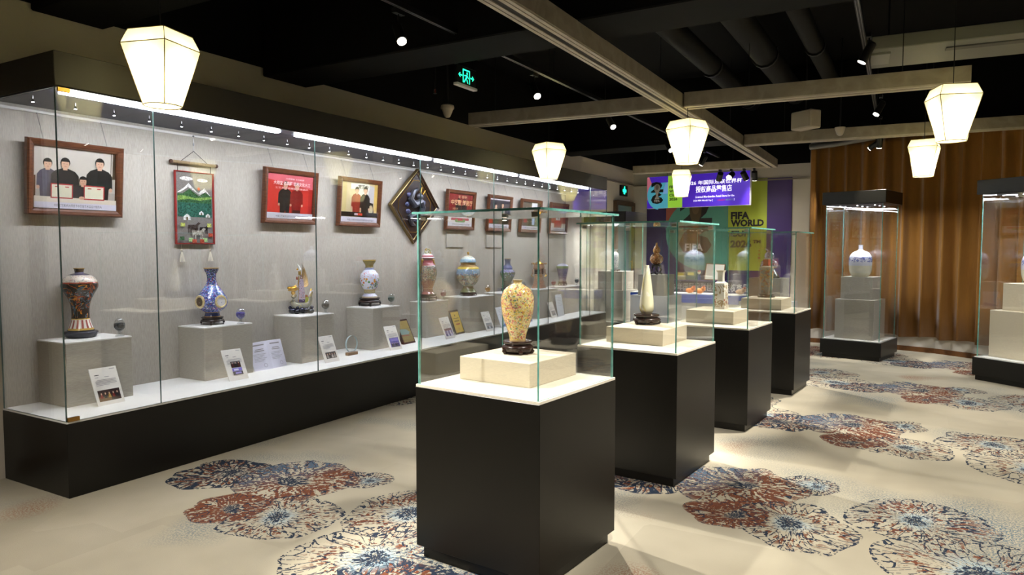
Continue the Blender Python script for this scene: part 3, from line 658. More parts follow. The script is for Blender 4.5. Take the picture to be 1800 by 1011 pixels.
# 9 lilac vase
s = .0989 / 107; z0 = .8955
stand('vase_stand', 'dark wooden stand under the lilac vase', T(VX, 10.35, z0), 82 * s, 70 * s)
M['v9'] = pattern('lilac_enamel', [(0, '6a6074'), (.5, '7a6f86'), (.72, '8fa06a'), (.86, 'c8c4d8')], cells=[(45, .3, .1, .7, ['8a7a9a', '5f5a70', 'a08aa8'])])
pr = zoomprof([(226, 30), (232, 48), (250, 84), (275, 104), (300, 104), (340, 97), (400, 85), (480, 71), (545, 64)], 545, s)
tag(MB().lathe(hollow(pr), M['v9'], 36).out('lilac_vase', None, T(VX, 10.35, z0 + 70 * s)), 'lilac tapering vase at the far end of the wall case', 'vase', 'vases in the wall case')
# 3 dragon boat
s = .1088 / 186.7
bt = thing('dragon_boat', 'gold headed dragon boat ornament with tall feathered fan', 'ornament', T(-4.98, 4.70, .8895, 52))
def P(px, py, d=0.0): return ((px - 360) * s, d, (955 - py) * s)
wb = pattern('dark_wave_lacquer', [(0, '15151c'), (.5, '20203a'), (.85, '3a3d5a')], cells=[(60, .2, .3, 1, ['5a5d80', '1a1a30', '2c2c50'])])
b = MB()
for k in range(9): b.ball(P(215 + k * 36, 905 - 14 * math.sin(k * 2.1), (.012 if k % 2 else -.014)), 56 * s, wb, 12, 8, (1, 1.1, .8))
for k in range(4): b.ball(P(190 + k * 110, 860 - 8 * k % 20, .02 * (-1) ** k), 30 * s, wb, 10, 6)
b.out('wave_base', bt)
hm = pattern('boat_hull_enamel', [(0, '8a8f8c'), (.4, '6f7678'), (.7, '9a8a6a')], lines=[(90, .05, 0, 1, 'c8b070')])
b = MB(); b.tube([P(270, 640), P(235, 690), P(225, 760), P(255, 815), P(330, 838), P(420, 825), P(480, 780), P(500, 720), P(505, 650), P(530, 600)], [x * s for x in (30, 36, 44, 52, 58, 56, 46, 34, 26, 22)], hm, 12); b.out('hull', bt)
b = MB(); b.ball(P(240, 555), 62 * s, M['gold'], 12, 8, (1.1, .8, .75)); b.ball(P(185, 540), 34 * s, M['gold'], 10, 6, (1.2, .9, .7)); b.ball(P(190, 575), 28 * s, M['gold'], 10, 6, (1.2, .9, .6)); b.ball(P(240, 620), 36 * s, M['gold'], 10, 6)
for k in range(5): b.tube([P(250 + 12 * k, 520 + 8 * k), P(290 + 12 * k, 490 + 22 * k)], [14 * s, 4 * s], M['gold'], 6)
b.out('dragon_head', bt)
mm = pattern('mast_panel_enamel', [(0, '5a4a66'), (.1, 'b9a8b8'), (.85, '8a6a5a')], cells=[(85, .33, .05, .95, ['4a3a56', 'd8cad8', '8a7a90', 'b04a3a'])])
b = MB(); pl = [(320, 770), (425, 770), (415, 640), (395, 420), (375, 330), (350, 330), (335, 430), (325, 600)]
for dz in (-1,): pass
vs = [P(x, y, -.02) for x, y in pl] + [P(x, y, .02) for x, y in pl]; n = len(pl)
b.faces(vs, [tuple(range(n)), tuple(range(n, 2 * n))[::-1]] + [(i, (i + 1) % n, n + (i + 1) % n, n + i) for i in range(n)], mm); b.out('mast_panel', bt, smooth=False)
b = MB(); b.tube([P(318, 760), P(325, 600), P(318, 480), P(330, 350)], 9 * s, M['gold'], 8); b.out('gilt_post', bt)
for k in range(12):
    u = k / 11; a = R(88 - u * 62)
    st_ = (375 + 20 * u, 330 + 200 * u); L = 185 - 60 * u
    e = (st_[0] + L * math.cos(a) * .75, st_[1] - L * math.sin(a)); m_ = ((st_[0] + e[0]) / 2 + 14, (st_[1] + e[1]) / 2 + 10)
    b = MB(); b.tube([P(*st_), P(*m_), P(*e)], [4 * s, 6 * s, 4 * s], M['gold'], 6); b.out('fan_feather', bt)
b = MB(); b.tube([P(345, 330), P(340, 270)], 22 * s, M['gold'], 10); b.ball(P(300, 385), 22 * s, flat('8a3a24', .3), 10, 6, (.8, .8, 1.3)); b.out('lantern_post', bt)
b = MB(); b.tube([P(345, 250), P(330, 200), P(305, 150)], [24 * s, 18 * s, 3 * s], flat('d8dcd4', .3), 8); b.ball(P(310, 242), 16 * s, M['gold'], 8, 6); b.out('crest', bt)
b = MB(); b.tube([P(440, 790), P(440, 740), P(440, 690)], [40 * s, 44 * s, 30 * s], flat('9aa03a', .4), 10); b.ball(P(438, 680), 26 * s, flat('9a5a30', .4), 10, 6); b.out('cabin', bt)
b = MB(); b.tube([P(495, 720), P(500, 650), P(520, 600), P(545, 590), P(545, 630)], [26 * s, 24 * s, 22 * s, 16 * s, 6 * s], flat('d6d2d6', .3), 10); b.tube([P(515, 590), P(515, 550)], [18 * s, 3 * s], M['gold'], 8); b.out('tail', bt)

# glass eggs of coloured stones
def egg(label, x, y, z, c, c2):
    rt = thing('glass_egg', label, 'glass egg', T(x, y, z), 'glass eggs of enamel grains')
    pr = smooth_prof([(.0, .037), (.017, .040), (.032, .055), (.037, .078), (.032, .104), (.018, .124), (.0, .131)], 3)
    b = MB(); b.lathe(pr, M['eggglass'], 24); b.out('egg_shell', rt)
    b = MB(); b.lathe([(.030, 0), (.030, .004), (.012, .016), (.012, .028), (.020, .037)], M['footglass'], 24); b.out('egg_foot', rt)
    t = NT('enamel_grains'); vo = t.vor(t.coords(), 260); rr = t.n('ShaderNodeSeparateColor', {0: vo.outputs['Color']}).outputs[0]
    mm = t.bsdf(t.mix(rr, lin(c), lin(c2)), .4, 0, .5, vo.outputs['Distance'], .8, .004)
    b = MB(); b.lathe(smooth_prof([(.0, .0385), (.016, .0415), (.0305, .0555), (.0352, .076), (.034, .088), (.02, .094), (0, .092)], 2), mm, 24); tag(b.out('enamel_grains', rt), None, None)
    return rt
M['eggglass'] = glassmat('egg_glass', (.93, .95, .95), .16); M['footglass'] = glassmat('foot_glass', (.90, .92, .92), .10)
for x, y, z, c, c2, lb in [(-4.80, 2.853, .888, '0d0d0f', '2a2a2c', 'glass egg filled with black grains beside the brown dragon vase'), (-4.80, 3.868, .8825, '2a1c78', '5a48c0', 'glass egg filled with bright violet blue grains beside the blue vase'),
        (-4.80, 4.829, .8895, '2c2620', '6a5f50', 'glass egg filled with dark brown grains beside the dragon boat'), (-4.80, 5.79, .8955, '2a4a44', '6f8a80', 'glass egg filled with grey green grains beside the white flowered vase'),
        (-4.885, 6.86, .8845, '4a0c18', '8a2030', 'glass egg filled with dark red grains beside the pink lidded vase'), (-4.77, 7.69, .9005, 'b86a18', 'e8b050', 'glass egg filled with orange grains beside the blue and cream jar'),
        (-4.80, 8.70, .8955, '20204a', '4a4a90', 'glass egg with navy grains peeping over the cream pedestal vase shoulder'), (-4.80, 9.66, .8955, '8a1420', 'c83a40', 'glass egg filled with bright red grains right of the tiered pavilion'), (-4.80, 10.52, .8955, '1f3a34', '4a6a5c', 'glass egg with dark green grains at the far end of the wall case')]:
    egg(lb, x, y, z, c, c2)

# ------------------------------------------------------------------ cards and documents standing in the case
FZ = .4645
def lean(x, y, ang, ln): # local x right, y up, z towards the viewer
    e = Vector((math.cos(R(ang)), math.sin(R(ang)), 0)); nb = Vector((-e.y, e.x, 0))
    return frame((x, y, FZ), e, Vector((0, 0, 1)) * math.cos(R(ln)) + nb * math.sin(R(ln)))
def printed(name, parent, layers, z=.0005, step=.0003):
    b = MB()
    for m, pts in layers:
        b.poly(pts, m, z); z += step
    return b.out(name, parent, smooth=False)
def rect(x0, y0, x1, y1): return [(x0, y0), (x1, y0), (x1, y1), (x0, y1)]
def ell(cx, cy, rx, ry, n=16): return [(cx + rx * math.cos(2 * math.pi * i / n), cy + ry * math.sin(2 * math.pi * i / n)) for i in range(n)]
def strut(parent, w, h, ln, m):
    h = h * .6
    """easel leg behind a leaning board"""
    b = MB(); d = h * .55; q = math.tan(R(ln)) * d * math.cos(R(ln)) * 2.0
    b.tube([(0, d, -.006), (0, d - d * math.cos(R(ln * 2)) * 1.0, -d * math.sin(R(ln * 2)) * 1.0 - .001)], .003, m, 6); b.out('easel_leg', parent)
def card(label, x, y, ang, ln, w, h, photo):
    rt = thing('caption_card', label, 'caption card', lean(x, y, ang, ln), 'caption cards in the wall case')
    b = MB(); b.box((0, h / 2, -.004), (w, h, .008), M['paper'], bev=.001); b.out('card_board', rt, smooth=False)
    L = []
    L.append((M['ink'], rect(-w * .36, h * .80, -w * .20, h * .82))); L.append((M['greyink'], rect(w * .22, h * .935, w * .42, h * .95)))
    L.append((M['greyink'], rect(-w * .36, h * .74, -w * .24, h * .752))); L.append((M['greyink'], rect(-w * .02, h * .735, w * .15, h * .75)))
    for k in range(5): L.append((M['greyink'], rect(-w * (.30 if k == 0 else .38), h * (.665 - k * .035), w * (.38 if k < 4 else .1), h * (.676 - k * .035))))
    printed('caption_lines', rt, L)
    printed('card_photo', rt, [(flat(c, .4), [(px * w, py * h) for px, py in pts]) for c, pts in photo])
    strut(rt, w, h, ln, M['paper']); return rt
def heads(x0, x1, y0, n, s, cols):
    o = []
    for i in range(n):
        x = x0 + (x1 - x0) * (i + .5) / n; o.append((cols[i % len(cols)], [(x - s, y0), (x + s, y0), (x + s * .7, y0 + s * 1.9), (x - s * .7, y0 + s * 1.9)])); o.append(('c9a48a', ell(x, y0 + s * 2.4, s * .5, s * .6, 8)))
    return o
card('white caption card with a wide dark group photo, nearest in the case', -4.613, 2.675, 92, 22, .185, .255, [('2c1614', rect(-.40, .10, .40, .40)), ('6a4a2a', rect(-.40, .10, .05, .22))] + heads(-.36, .36, .18, 5, .05, ['7a1c14', '14141a', 'b08a3a']))
card('white caption card with stacked small photos before the blue vase', -4.592, 3.677, 84, 26, .170, .258, [('241416', rect(-.22, .40, .28, .60))] + heads(-.2, .26, .42, 3, .055, ['4a1a1a', '14141a']) + [('7f74d0', rect(-.22, .28, .28, .385)), ('d8d4ec', rect(-.14, .30, .10, .36)), ('3a3640', rect(-.22, .16, .28, .27)), ('8a80c8', rect(-.1, .19, .2, .25))])
card('white caption card with a grey portrait photo beside the dragon boat', -4.576, 4.687, 90, 22, .178, .252, [('4a4442', rect(-.34, .14, .38, .38))] + heads(-.3, .34, .16, 4, .06, ['8f8a86', '2a2826', 'b0aaa6']))
card('white caption card with a violet square photo before the white vase', -4.564, 5.584, 82.5, 24, .163, .260, [('5a50a0', rect(-.36, .12, .40, .50)), ('8a80cc', rect(-.30, .36, .34, .48)), ('2c2a50', rect(-.30, .12, .34, .26))] + heads(-.3, .34, .16, 4, .05, ['1c1c30', '3a3a70']))
card('white caption card with figures over a maroon strip, before the pink vase', -4.597, 6.603, 93, 23, .195, .260, [('6a5a90', rect(-.38, .12, .40, .46)), ('6a2a34', rect(-.38, .38, .40, .48)), ('c8c4dc', rect(-.18, .12, -.06, .38)), ('d8d4e8', rect(.12, .12, .24, .38))] + heads(-.34, .34, .13, 4, .05, ['2a2a50', 'e0dce8']))
card('white caption card with a small pale grey photo before the lidded jar', -4.575, 7.452, 82, 24, .155, .260, [('8f9498', rect(-.36, .12, .38, .42))] + heads(-.3, .3, .14, 3, .06, ['30343a', 'd0d0d4']))
card('small caption card with a dark photo near the far end of the case', -4.635, 9.38, 96, 20, .22, .245, [('70747a', rect(-.30, .15, .34, .45))] + heads(-.25, .3, .16, 2, .06, ['202024']))
# open document
bk = thing('open_document', 'open white two page certificate standing between the blue vase and the dragon boat', 'document', lean(-4.775, 4.17, 93, 18))
for sg, an in ((-1, 6), (1, -6)):
    b = MB(); b.box((sg * .093, .125, 0), (.186, .25, .004), flat('e6e4f2', .6)); pg = b.out('page', bk, Matrix.Rotation(R(-an * 1), 4, 'Y'), smooth=False)
    L = [(M['greyink'], rect(sg * .093 - .06, .215, sg * .093 + .06, .226))] + [(M['greyink'], rect(sg * .093 - .04, .18, sg * .093 + .045, .186)), (M['greyink'], rect(sg * .093 - .05, .165, sg * .093 + .05, .172))]
    L += [(M['greyink'], rect(sg * .093 - .07, .14 - k * .012, sg * .093 + .06 - .02 * (k % 3), .1425 - k * .012)) for k in range(6)]
    L += [(flat('b8b2c4', .6), ell(sg * .093 + .03, .04, .018, .018)), (flat('e6e4f2', .6), ell(sg * .093 + .03, .04, .014, .014))]
    printed('page_print', pg, L, .0025)
# crystal award
aw = thing('crystal_award', 'round clear crystal award on a small wooden foot', 'award', T(-4.72, 5.09, FZ, 88))
b = MB(); n = 24; pts = [(.072 * math.cos(R(-62 + 304 * i / n) + R(0) + math.pi / 2 + R(118 - 90 - 28)), 0) for i in range(1)]
out = [(.075 * math.sin(R(-150 + 300 * i / n)), .108 + .075 * math.cos(R(-150 + 300 * i / n)) * 1.1) for i in range(n + 1)]
vs = [(x, -.009, z) for x, z in out] + [(x, .009, z) for x, z in out]; n = len(out)
k = len(b.bm.faces); b.faces(vs, [tuple(range(n)), tuple(range(n, 2 * n))[::-1]], M['glass2']); b.faces(vs, [(i, (i + 1) % n, n + (i + 1) % n, n + i) for i in range(n)], flat('cfe2e4', .1)); b.out('crystal_disc', aw, smooth=False)
b = MB(); b.box((0, 0, .015), (.13, .045, .03), wood('oak_foot', '7a5a3c', '93704c', (30, 6, 6)), bev=.003); b.out('wooden_foot', aw)
# brown album
al = thing('framed_plaque', 'dark red framed plaque with gold and teal picture leaning in the case', 'plaque', lean(-4.74, 6.03, 92, 26))
b = MB(); b.box((0, .143, -.018), (.215, .286, .036), flat('3a1512', .3), bev=.003); b.out('plaque_frame', al, smooth=False)
printed('plaque_print', al, [(flat('8a7a48', .3), rect(-.092, .02, .092, .266)), (flat('a08a50', .3), rect(-.092, .18, .092, .266)), (flat('7f9a98', .3), [(-.092, .11), (.03, .10), (.07, .13), (.02, .165), (-.06, .175), (-.092, .17)]), (flat('8a5a44', .3), [(-.092, .09), (.06, .085), (.03, .105), (-.092, .11)])])
# yellow certificate
ye = thing('yellow_certificate', 'bright yellow certificate in a black edged holder, right of the pink vase', 'certificate', lean(-4.742, 7.02, 95, 20))
b = MB(); b.box((0, .152, -.006), (.205, .305, .012), flat('3a2c20', .4), bev=.002); b.out('holder', ye, smooth=False)
printed('certificate_print', ye, [(flat('d8b64a', .4), rect(-.092, .022, .092, .280)), (flat('7a5a20', .5), ell(-.01, .235, .012, .014)), (flat('5a4418', .5), rect(-.06, .195, .06, .203)), (flat('5a4418', .5), rect(-.06, .158, .06, .17)), (flat('b0402a', .5), rect(-.045, .115, .05, .133)), (flat('c8a040', .5), ell(.0, .06, .025, .022))])
# blue and white documents, behind the cream vase
for x, y, a, ln, w, h, lb in ((-4.645, 7.94, 95, 20, .26, .28, 'white document with a blue wave, left behind the cream pedestal vase'), (-4.645, 8.58, 95, 20, .26, .28, 'white document with a blue wave, right behind the cream pedestal vase'), (-4.66, 9.66, 95, 10, .26, .335, 'tall pale document standing near the far end of the case')):
    d = thing('document_sheet', lb, 'document', lean(x, y, a, ln)); b = MB(); b.box((0, h / 2, -.003), (w, h, .006), flat('dfe2ea', .5)); b.out('sheet', d, smooth=False)
    L = [(M['greyink'], rect(-w * .3, h * (.85 - .07 * k), w * .3, h * (.862 - .07 * k))) for k in range(6)]
    if h < .3: L += [(flat('3f74c0', .4), [(-w * .45, h * .05), (w * .45, h * .05), (w * .45, h * .28), (w * .1, h * .22), (-w * .2, h * .12)])]
    printed('sheet_print', d, L); strut(d, w, h, ln, M['paper'])

# ------------------------------------------------------------------ framed pictures on the case wall
SKIN = 'd0a58a'
def person(cx, y0, h, coat, hair='15120f', wide=1.0, hd=5.4):
    arms = True
    """flat figure in a printed photograph: y0 foot/hem, h height to crown"""
    u = h / hd; o = []
    sh = y0 + h - 1.55 * u
    o.append((coat, [(cx - 1.0 * u * wide, y0), (cx + 1.0 * u * wide, y0), (cx + 1.15 * u * wide, sh - 1.2 * u), (cx + 1.05 * u * wide, sh), (cx + .35 * u, sh + .3 * u), (cx - .35 * u, sh + .3 * u), (cx - 1.05 * u * wide, sh), (cx - 1.15 * u * wide, sh - 1.2 * u)]))
    if arms:
        o.append((coat, [(cx - 1.05 * u * wide, sh), (cx - 1.45 * u * wide, sh - .5 * u), (cx - 1.5 * u * wide, y0 + h * .28), (cx - 1.05 * u * wide, y0 + h * .28)]))
        o.append((coat, [(cx + 1.05 * u * wide, sh), (cx + 1.45 * u * wide, sh - .5 * u), (cx + 1.5 * u * wide, y0 + h * .28), (cx + 1.05 * u * wide, y0 + h * .28)]))
        o.append((SKIN, ell(cx - 1.3 * u * wide, y0 + h * .26, .22 * u, .25 * u, 8))); o.append((SKIN, ell(cx + 1.3 * u * wide, y0 + h * .26, .22 * u, .25 * u, 8)))
    o.append((SKIN, rect(cx - .25 * u, sh + .1 * u, cx + .25 * u, sh + .6 * u)))
    o.append((hair, ell(cx, y0 + h - .55 * u, .56 * u, .60 * u, 14))); o.append((SKIN, ell(cx, y0 + h - .72 * u, .46 * u, .60 * u, 14)))
    o.append((hair, [(cx - .5 * u, y0 + h - .45 * u), (cx + .5 * u, y0 + h - .45 * u), (cx + .35 * u, y0 + h - .08 * u), (cx - .35 * u, y0 + h - .08 * u)]))
    for sx in (-1, 1): o.append(('2a1d18', ell(cx + sx * .17 * u, y0 + h - .70 * u, .06 * u, .04 * u, 6)))
    o.append(('a5605a', rect(cx - .12 * u, y0 + h - 1.03 * u, cx + .12 * u, y0 + h - .98 * u)))
    return o
def picture(label, y, zc, w, h, layers, texts=(), wires=True, leanx=.045):
    up = Vector((leanx, 0, h)).normalized()
    MW = frame((XB + .048, y, zc - h / 2), (0, 1, 0), up)
    rt = thing('framed_picture', label, 'picture', MW, 'framed photographs in the wall case')
    fw_, fd = .048, .032; b = MB(); prof = [(0, -.012), (0, fd * .75), (.010, fd), (.028, fd * .85), (fw_ - .006, fd * .55), (fw_, fd * .3), (fw_, -.012)]
    cs = [(-w / 2, 0, 1, 1), (w / 2, 0, -1, 1), (w / 2, h, -1, -1), (-w / 2, h, 1, -1)]; vs = []; n = len(prof)
    for x, yy, sx, sy in cs:
        for d, z in prof: vs.append((x + sx * d, yy + sy * d, z))
    fs = [(i * n + k, ((i + 1) % 4) * n + k, ((i + 1) % 4) * n + (k + 1) % n, i * n + (k + 1) % n) for i in range(4) for k in range(n)]
    b.faces(vs, fs, M['frame']); b.out('picture_frame', rt, smooth=False)
    ph = printed('photo_print', rt, [(flat(c, .35), pts) for c, pts in layers], .001)
    for bd, box, c, bold in texts: text('photo_lettering', bd, flat(c, .5), box, ph, .02, bold, res=1)
    b = MB(); b.box((0, h / 2, .0245), (w - 2 * fw_ + .01, h - 2 * fw_ + .01, .002), M['glass2']); b.out('picture_glass', rt, smooth=False)
    if wires:
        inv_ = MW.inverted()
        for sy in (-.33, .33):
            p0 = inv_ @ Vector((XB + .022, y + sy * w, ZH - .035)); p1 = Vector((sy * w, h - .005, 0))
            b = MB(); b.tube([p0, p1], .0015, M['steel'], 5); b.ball(p0, .007, M['steel'], 8, 6, (.8, 1.5, .8)); b.out('hanging_wire', rt)
    return rt
W_, H_ = .64, .50; x0, x1, y0, y1 = -W_ / 2 + .047, W_ / 2 - .047, .047, H_ - .047
L = [('c4bcb0', rect(x0, y0, x1, y1)), ('b0a89c', rect(x0, y0, x1, .17)), ('3a2a1c', rect(x1 - .035, .27, x1, y1)), ('cfc6b8', rect(x1 - .030, .275, x1 - .022, y1)), ('5f3f2a', rect(x0, .12, x0 + .015, .26))]
L += person(-.185, .115, .262, '5c5864', wide=.85, hd=4.9) + person(-.075, .115, .275, '1c1a1c', wide=1.08, hd=4.8) + person(.155, .115, .295, '191718', wide=1.05, hd=5.0) + person(.04, .075, .20, '2a272a', wide=1.2, hd=4.0)
L += [('d9cdb8', [(x0, .125), (x1, .12), (x1, .047), (x0, .047)])]
for cx in (-.10, .115): L += [('b82c30', rect(cx - .072, .115, cx + .072, .215)), ('d8d6bc', rect(cx - .064, .123, cx + .064, .207)), ('b82c30', rect(cx - .045, .19, cx - .02, .197)), ('b82c30', rect(cx + .02, .19, cx + .045, .197))]
L += [(SKIN, ell(.03, .125, .02, .012, 8)), ('d0cbd8', rect(x0, .047, x1, .088))]
picture('largest framed photo of four people holding two red certificates', 2.72, 1.977, W_, H_, L, [('中国工艺美术大师授予中艺堂艺术品设计制作人', (-.15, .058, .17, .078), '2a2830', .0)])
L = [('c03028', rect(x0, y0, x1, y1)), ('d0606a', [(x0, y1), (x1, y1), (x1, .33), (x0, .40)]), ('a82420', rect(.22, y0, x1, .33))]
L += person(-.065, .10, .29, '1c1816', wide=1.0) + person(.07, .10, .285, '7a1614', hair='8f8a86', wide=1.0) + [('1c1816', rect(.0 - .115, .09, -.02, .15)), ('3a0e0c', rect(.025, .09, .115, .13)), ('c03028', rect(-.069, .1, -.062, .12)), ('c8c4cc', rect(x0, y0, x1, .10))]
picture('framed photo on red of a man in a dark suit beside one in red', 4.64, 1.98, W_, H_, L, [('大师荣誉 艺术典藏', (-.08, .405, .14, .42), 'e8c8c8', .01), ('大师宝 老典藏 艺术文化大工', (-.22, .352, .22, .388), 'f0d0cc', .02), ('工艺美术收藏暨荣誉典礼', (-.20, .318, .20, .336), 'e8b8b4', .01), ('中国工艺美术大师与中艺堂艺术品典藏仪式', (-.18, .06, .21, .08), '33303a', .0)])
L = [('cdbb92', rect(x0, y0, x1, y1)), ('d8d4c8', rect(-.03, .30, .13, y1)), ('b8b4b4', [(.13, .15), (.24, .13), (.24, .42), (.13, .44)]), ('d0b060', rect(.22, .13, x1, y1)), ('c8b880', rect(x0, .14, -.2, y1)), ('e4e0d4', rect(-.14, .385, .14, .445)), ('1c1812', [(.12, .14), (.23, .13), (.21, .25), (.15, .26)]), ('cdbb92', ell(.175, .18, .035, .05))]
L += person(-.05, .12, .29, '8a2a1c', wide=.95) + person(.075, .10, .32, '191614', wide=.85) + [('1a1512', rect(x0, .105, x1, .15)), ('c0402a', rect(-.06, .115, .04, .14)), ('c8c0d0', rect(-.08, .118, -.03, .138)), ('cfcad4', rect(x0, y0, x1, .10))]
picture('framed photo of a couple in red and black under a calligraphy board', 5.575, 1.98, W_, H_, L, [('堂艺中', (-.05, .395, .1, .435), '14120f', .02), ('中国工艺美术大师与中艺堂负责人合影留念', (-.19, .06, .21, .08), '33303a', .0)])
L = [('7a1416', rect(x0, y0, x1, y1)), ('c8c4c0', rect(x0, y0, x1, .17))] + person(-.05, .14, .26, '1a1416', wide=.9) + person(.08, .14, .25, '241418', wide=.9) + [('d8d4cc', rect(x0, .05, x1, .165)), ('c04a5a', rect(-.2, .12, .2, .15)), ('6a9a5a', ell(0, .115, .12, .03)), ('d04a5a', rect(-.06, .118, .06, .145)), ('d6d2d8', rect(x0, y0, x1, .095))]
picture('framed dark red photo with large gilt characters over two people', 7.45, 1.99, W_, H_, L, [('艺 堂中', (-.09, .40, .1, .435), 'd8b088', .01), ('中艺堂 博览厅', (-.24, .31, .24, .38), 'd8a878', .02), ('庆典仪式', (-.2, .25, -.08, .28), 'd8a878', .01), ('中艺堂艺术品收藏展览厅开业庆典', (-.19, .06, .2, .08), '3a3640', .0)])
L = [('2c2a38', rect(x0, y0, x1, y1)), ('cfcad0', rect(x0, y1 - .02, x1, y1))] + person(-.1, .1, .29, 'c8b088', wide=1.0) + person(.07, .1, .31, '5a3a24', wide=1.1) + [('a8302a', rect(x0, .11, -.17, .2)), ('3a4a34', rect(-.15, .10, -.04, .18)), ('cfcad4', rect(x0, y0, x1, .10))]
picture('framed dark photo of two people behind the near pedestal glass', 8.42, 1.99, W_, H_, L, [('中艺堂艺术品交流活动合影', (-.19, .06, .2, .08), '33303a', .0)])
L = [('5a5042', rect(x0, y0, x1, y1)), ('d8dce0', [(.02, .3), (.2, .32), (.2, y1), (.02, y1)]), ('9ab0d0', rect(.06, .12, .14, .3)), ('b03a2c', rect(-.2, .15, -.1, .24)), ('e0dcd8', ell(-.14, .3, .06, .08))] + person(-.02, .1, .27, '2a2620', wide=.8) + person(.2, .1, .3, '6f7a5a', wide=.6) + [('cfcad4', rect(x0, y0, x1, .10))]
picture('framed photo with a bright window and pale blue figure', 9.34, 1.99, W_, H_, L, [('中艺堂艺术品收藏展', (-.19, .06, .2, .08), '33303a', .0)])
L = [('b04a34', rect(x0, y0, x1, y1)), ('6a2430', rect(x0, .33, x1, y1)), ('c8d0d4', rect(-.09, .22, .06, .32)), ('8a4a40', rect(-.02, .22, .0, .32)), ('c8342a', rect(-.13, .13, .11, .22)), ('d8cfc0', rect(x0, .1, -.14, .17)), ('d8cfc0', rect(.13, .1, x1, .17))] + [('cfcad4', rect(x0, y0, x1, .10))]
picture('framed red toned photo at the far end of the row', 10.30, 1.99, W_, H_, L, [('中艺堂艺术品陈列厅', (-.19, .06, .2, .08), '33303a', .0)])
# diamond frame
dm = thing('diamond_relief', 'dark diamond shaped framed relief with gilt edges', 'relief', frame((XB + .05, 6.53, 1.99), (0, 1, 0), (.04, 0, .435)))
S2 = .60
def dia(s_): return [(0, -s_ * .725), (s_ * .765, 0), (0, s_ * .725), (-s_ * .765, 0)]
def ringband(b, s0, s1, z0, z1, m):
    a, c = dia(s0), dia(s1); b.faces([(x, y, z0) for x, y in a] + [(x, y, z1) for x, y in c], [(i, (i + 1) % 4, 4 + (i + 1) % 4, 4 + i) for i in range(4)], m)
b = MB(); BR = flat('8d7a52', .4, .9, .5); ringband(b, S2, S2, -.012, .03, BR); ringband(b, S2, S2 * .975, .03, .034, BR); ringband(b, S2 * .975, S2 * .90, .034, .02, M['darkwood']); ringband(b, S2 * .90, S2 * .885, .02, .016, BR); ringband(b, S2, S2 * .88, -.012, -.012, M['frame']); b.out('diamond_frame', dm, smooth=False)
b = MB(); b.prism(dia(S2 * .89), -.010, .004, flat('2a1d1a', .35)); b.out('relief_board', dm, smooth=False)
b = MB(); gl = M['gold']; k = .60
b.tube([(x * 1.0, y * 1.0, .006) for x, y in ((.06, .30), (.30, .06), (.30, -.06), (.06, -.30), (-.06, -.30), (-.30, -.06), (-.30, .06), (-.06, .30))], .004, gl, 6, True); b.out('gilt_line', dm)
b = MB(); sm_ = flat('50525c', .35, .5)
P2 = [(-.10 + .02 * math.sin(i), .16 - i * .03) for i in range(3)]
b.tube([(.02, .20, .012), (-.06, .17, .02), (-.11, .08, .022), (-.04, .02, .03), (.08, .06, .026), (.13, -.01, .024), (.09, -.10, .022), (-.02, -.09, .026), (-.10, -.12, .02), (-.05, -.20, .016), (.02, -.22, .012)], [.02, .032, .04, .045, .04, .038, .036, .04, .034, .026, .012], sm_, 8)
b.ball((.07, .12, .02), .05, sm_, 10, 6, (1.2, .8, .5)); b.tube([(.11, .15, .02), (.17, .20, .016)], [.014, .004], M['gold'], 6); b.tube([(.06, .16, .02), (.10, .23, .016)], [.014, .004], M['gold'], 6)
for q in ((-.13, .13), (-.15, .02), (.15, .05), (.02, -.15), (-.13, -.06)): b.ball((q[0], q[1], .014), .035, flat('44486a', .35, .3), 8, 6, (1.2, .9, .4))
b.out('dragon_relief', dm)
b = MB(); b.tube([(.05, .40, -.004), (.05, .445, -.02)], .002, M['steel'], 5); b.ball((.05, .445, -.022), .008, M['steel'], 8, 6); b.out('hanging_hook', dm)
# felt wall hanging
sc = thing('felt_scroll', 'felt wall hanging of snowy mountains, yurts and horses on a wooden rod', 'wall hanging', frame((XB + .030, 3.665, 1.54), (0, 1, 0), (.008, 0, 1)))
sw, sh = .345, .575
t = NT('grey_felt'); n = t.noise(t.coords(), 120, 3).outputs[0]; felt = t.bsdf(t.mix(n, lin('5f5a58'), lin('8a8580')), .95, 0, .1, n, .6, .004)
b = MB(); b.box((0, sh / 2, 0), (sw, sh, .006), felt); b.out('felt_cloth', sc, smooth=False)
b = MB(); b.tube([(-sw / 2, 0, .003), (sw / 2, 0, .003), (sw / 2, sh, .003), (-sw / 2, sh, .003)], .010, flat('8a2420', .8), 8, True); b.out('red_binding', sc)
def wool(c):
    k = ('wool', c)
    if k not in _c:
        t = NT('felt_wool_' + c); n = t.noise(t.coords(), 75, 4, .8).outputs[0]; q = lin(c)
        _c[k] = t.bsdf(t.mix(t.sm(n, .35, .65), tuple(x * .45 for x in q[:3]) + (1,), tuple(min(1, x * 1.25 + .02) for x in q[:3]) + (1,)), .95, 0, .1, n, .6, .004)
    return _c[k]
g1 = wool('2f5a34'); g2 = wool('24594a'); wt = wool('dcd8d2'); rd = wool('b04a34'); yl = wool('b8c060')
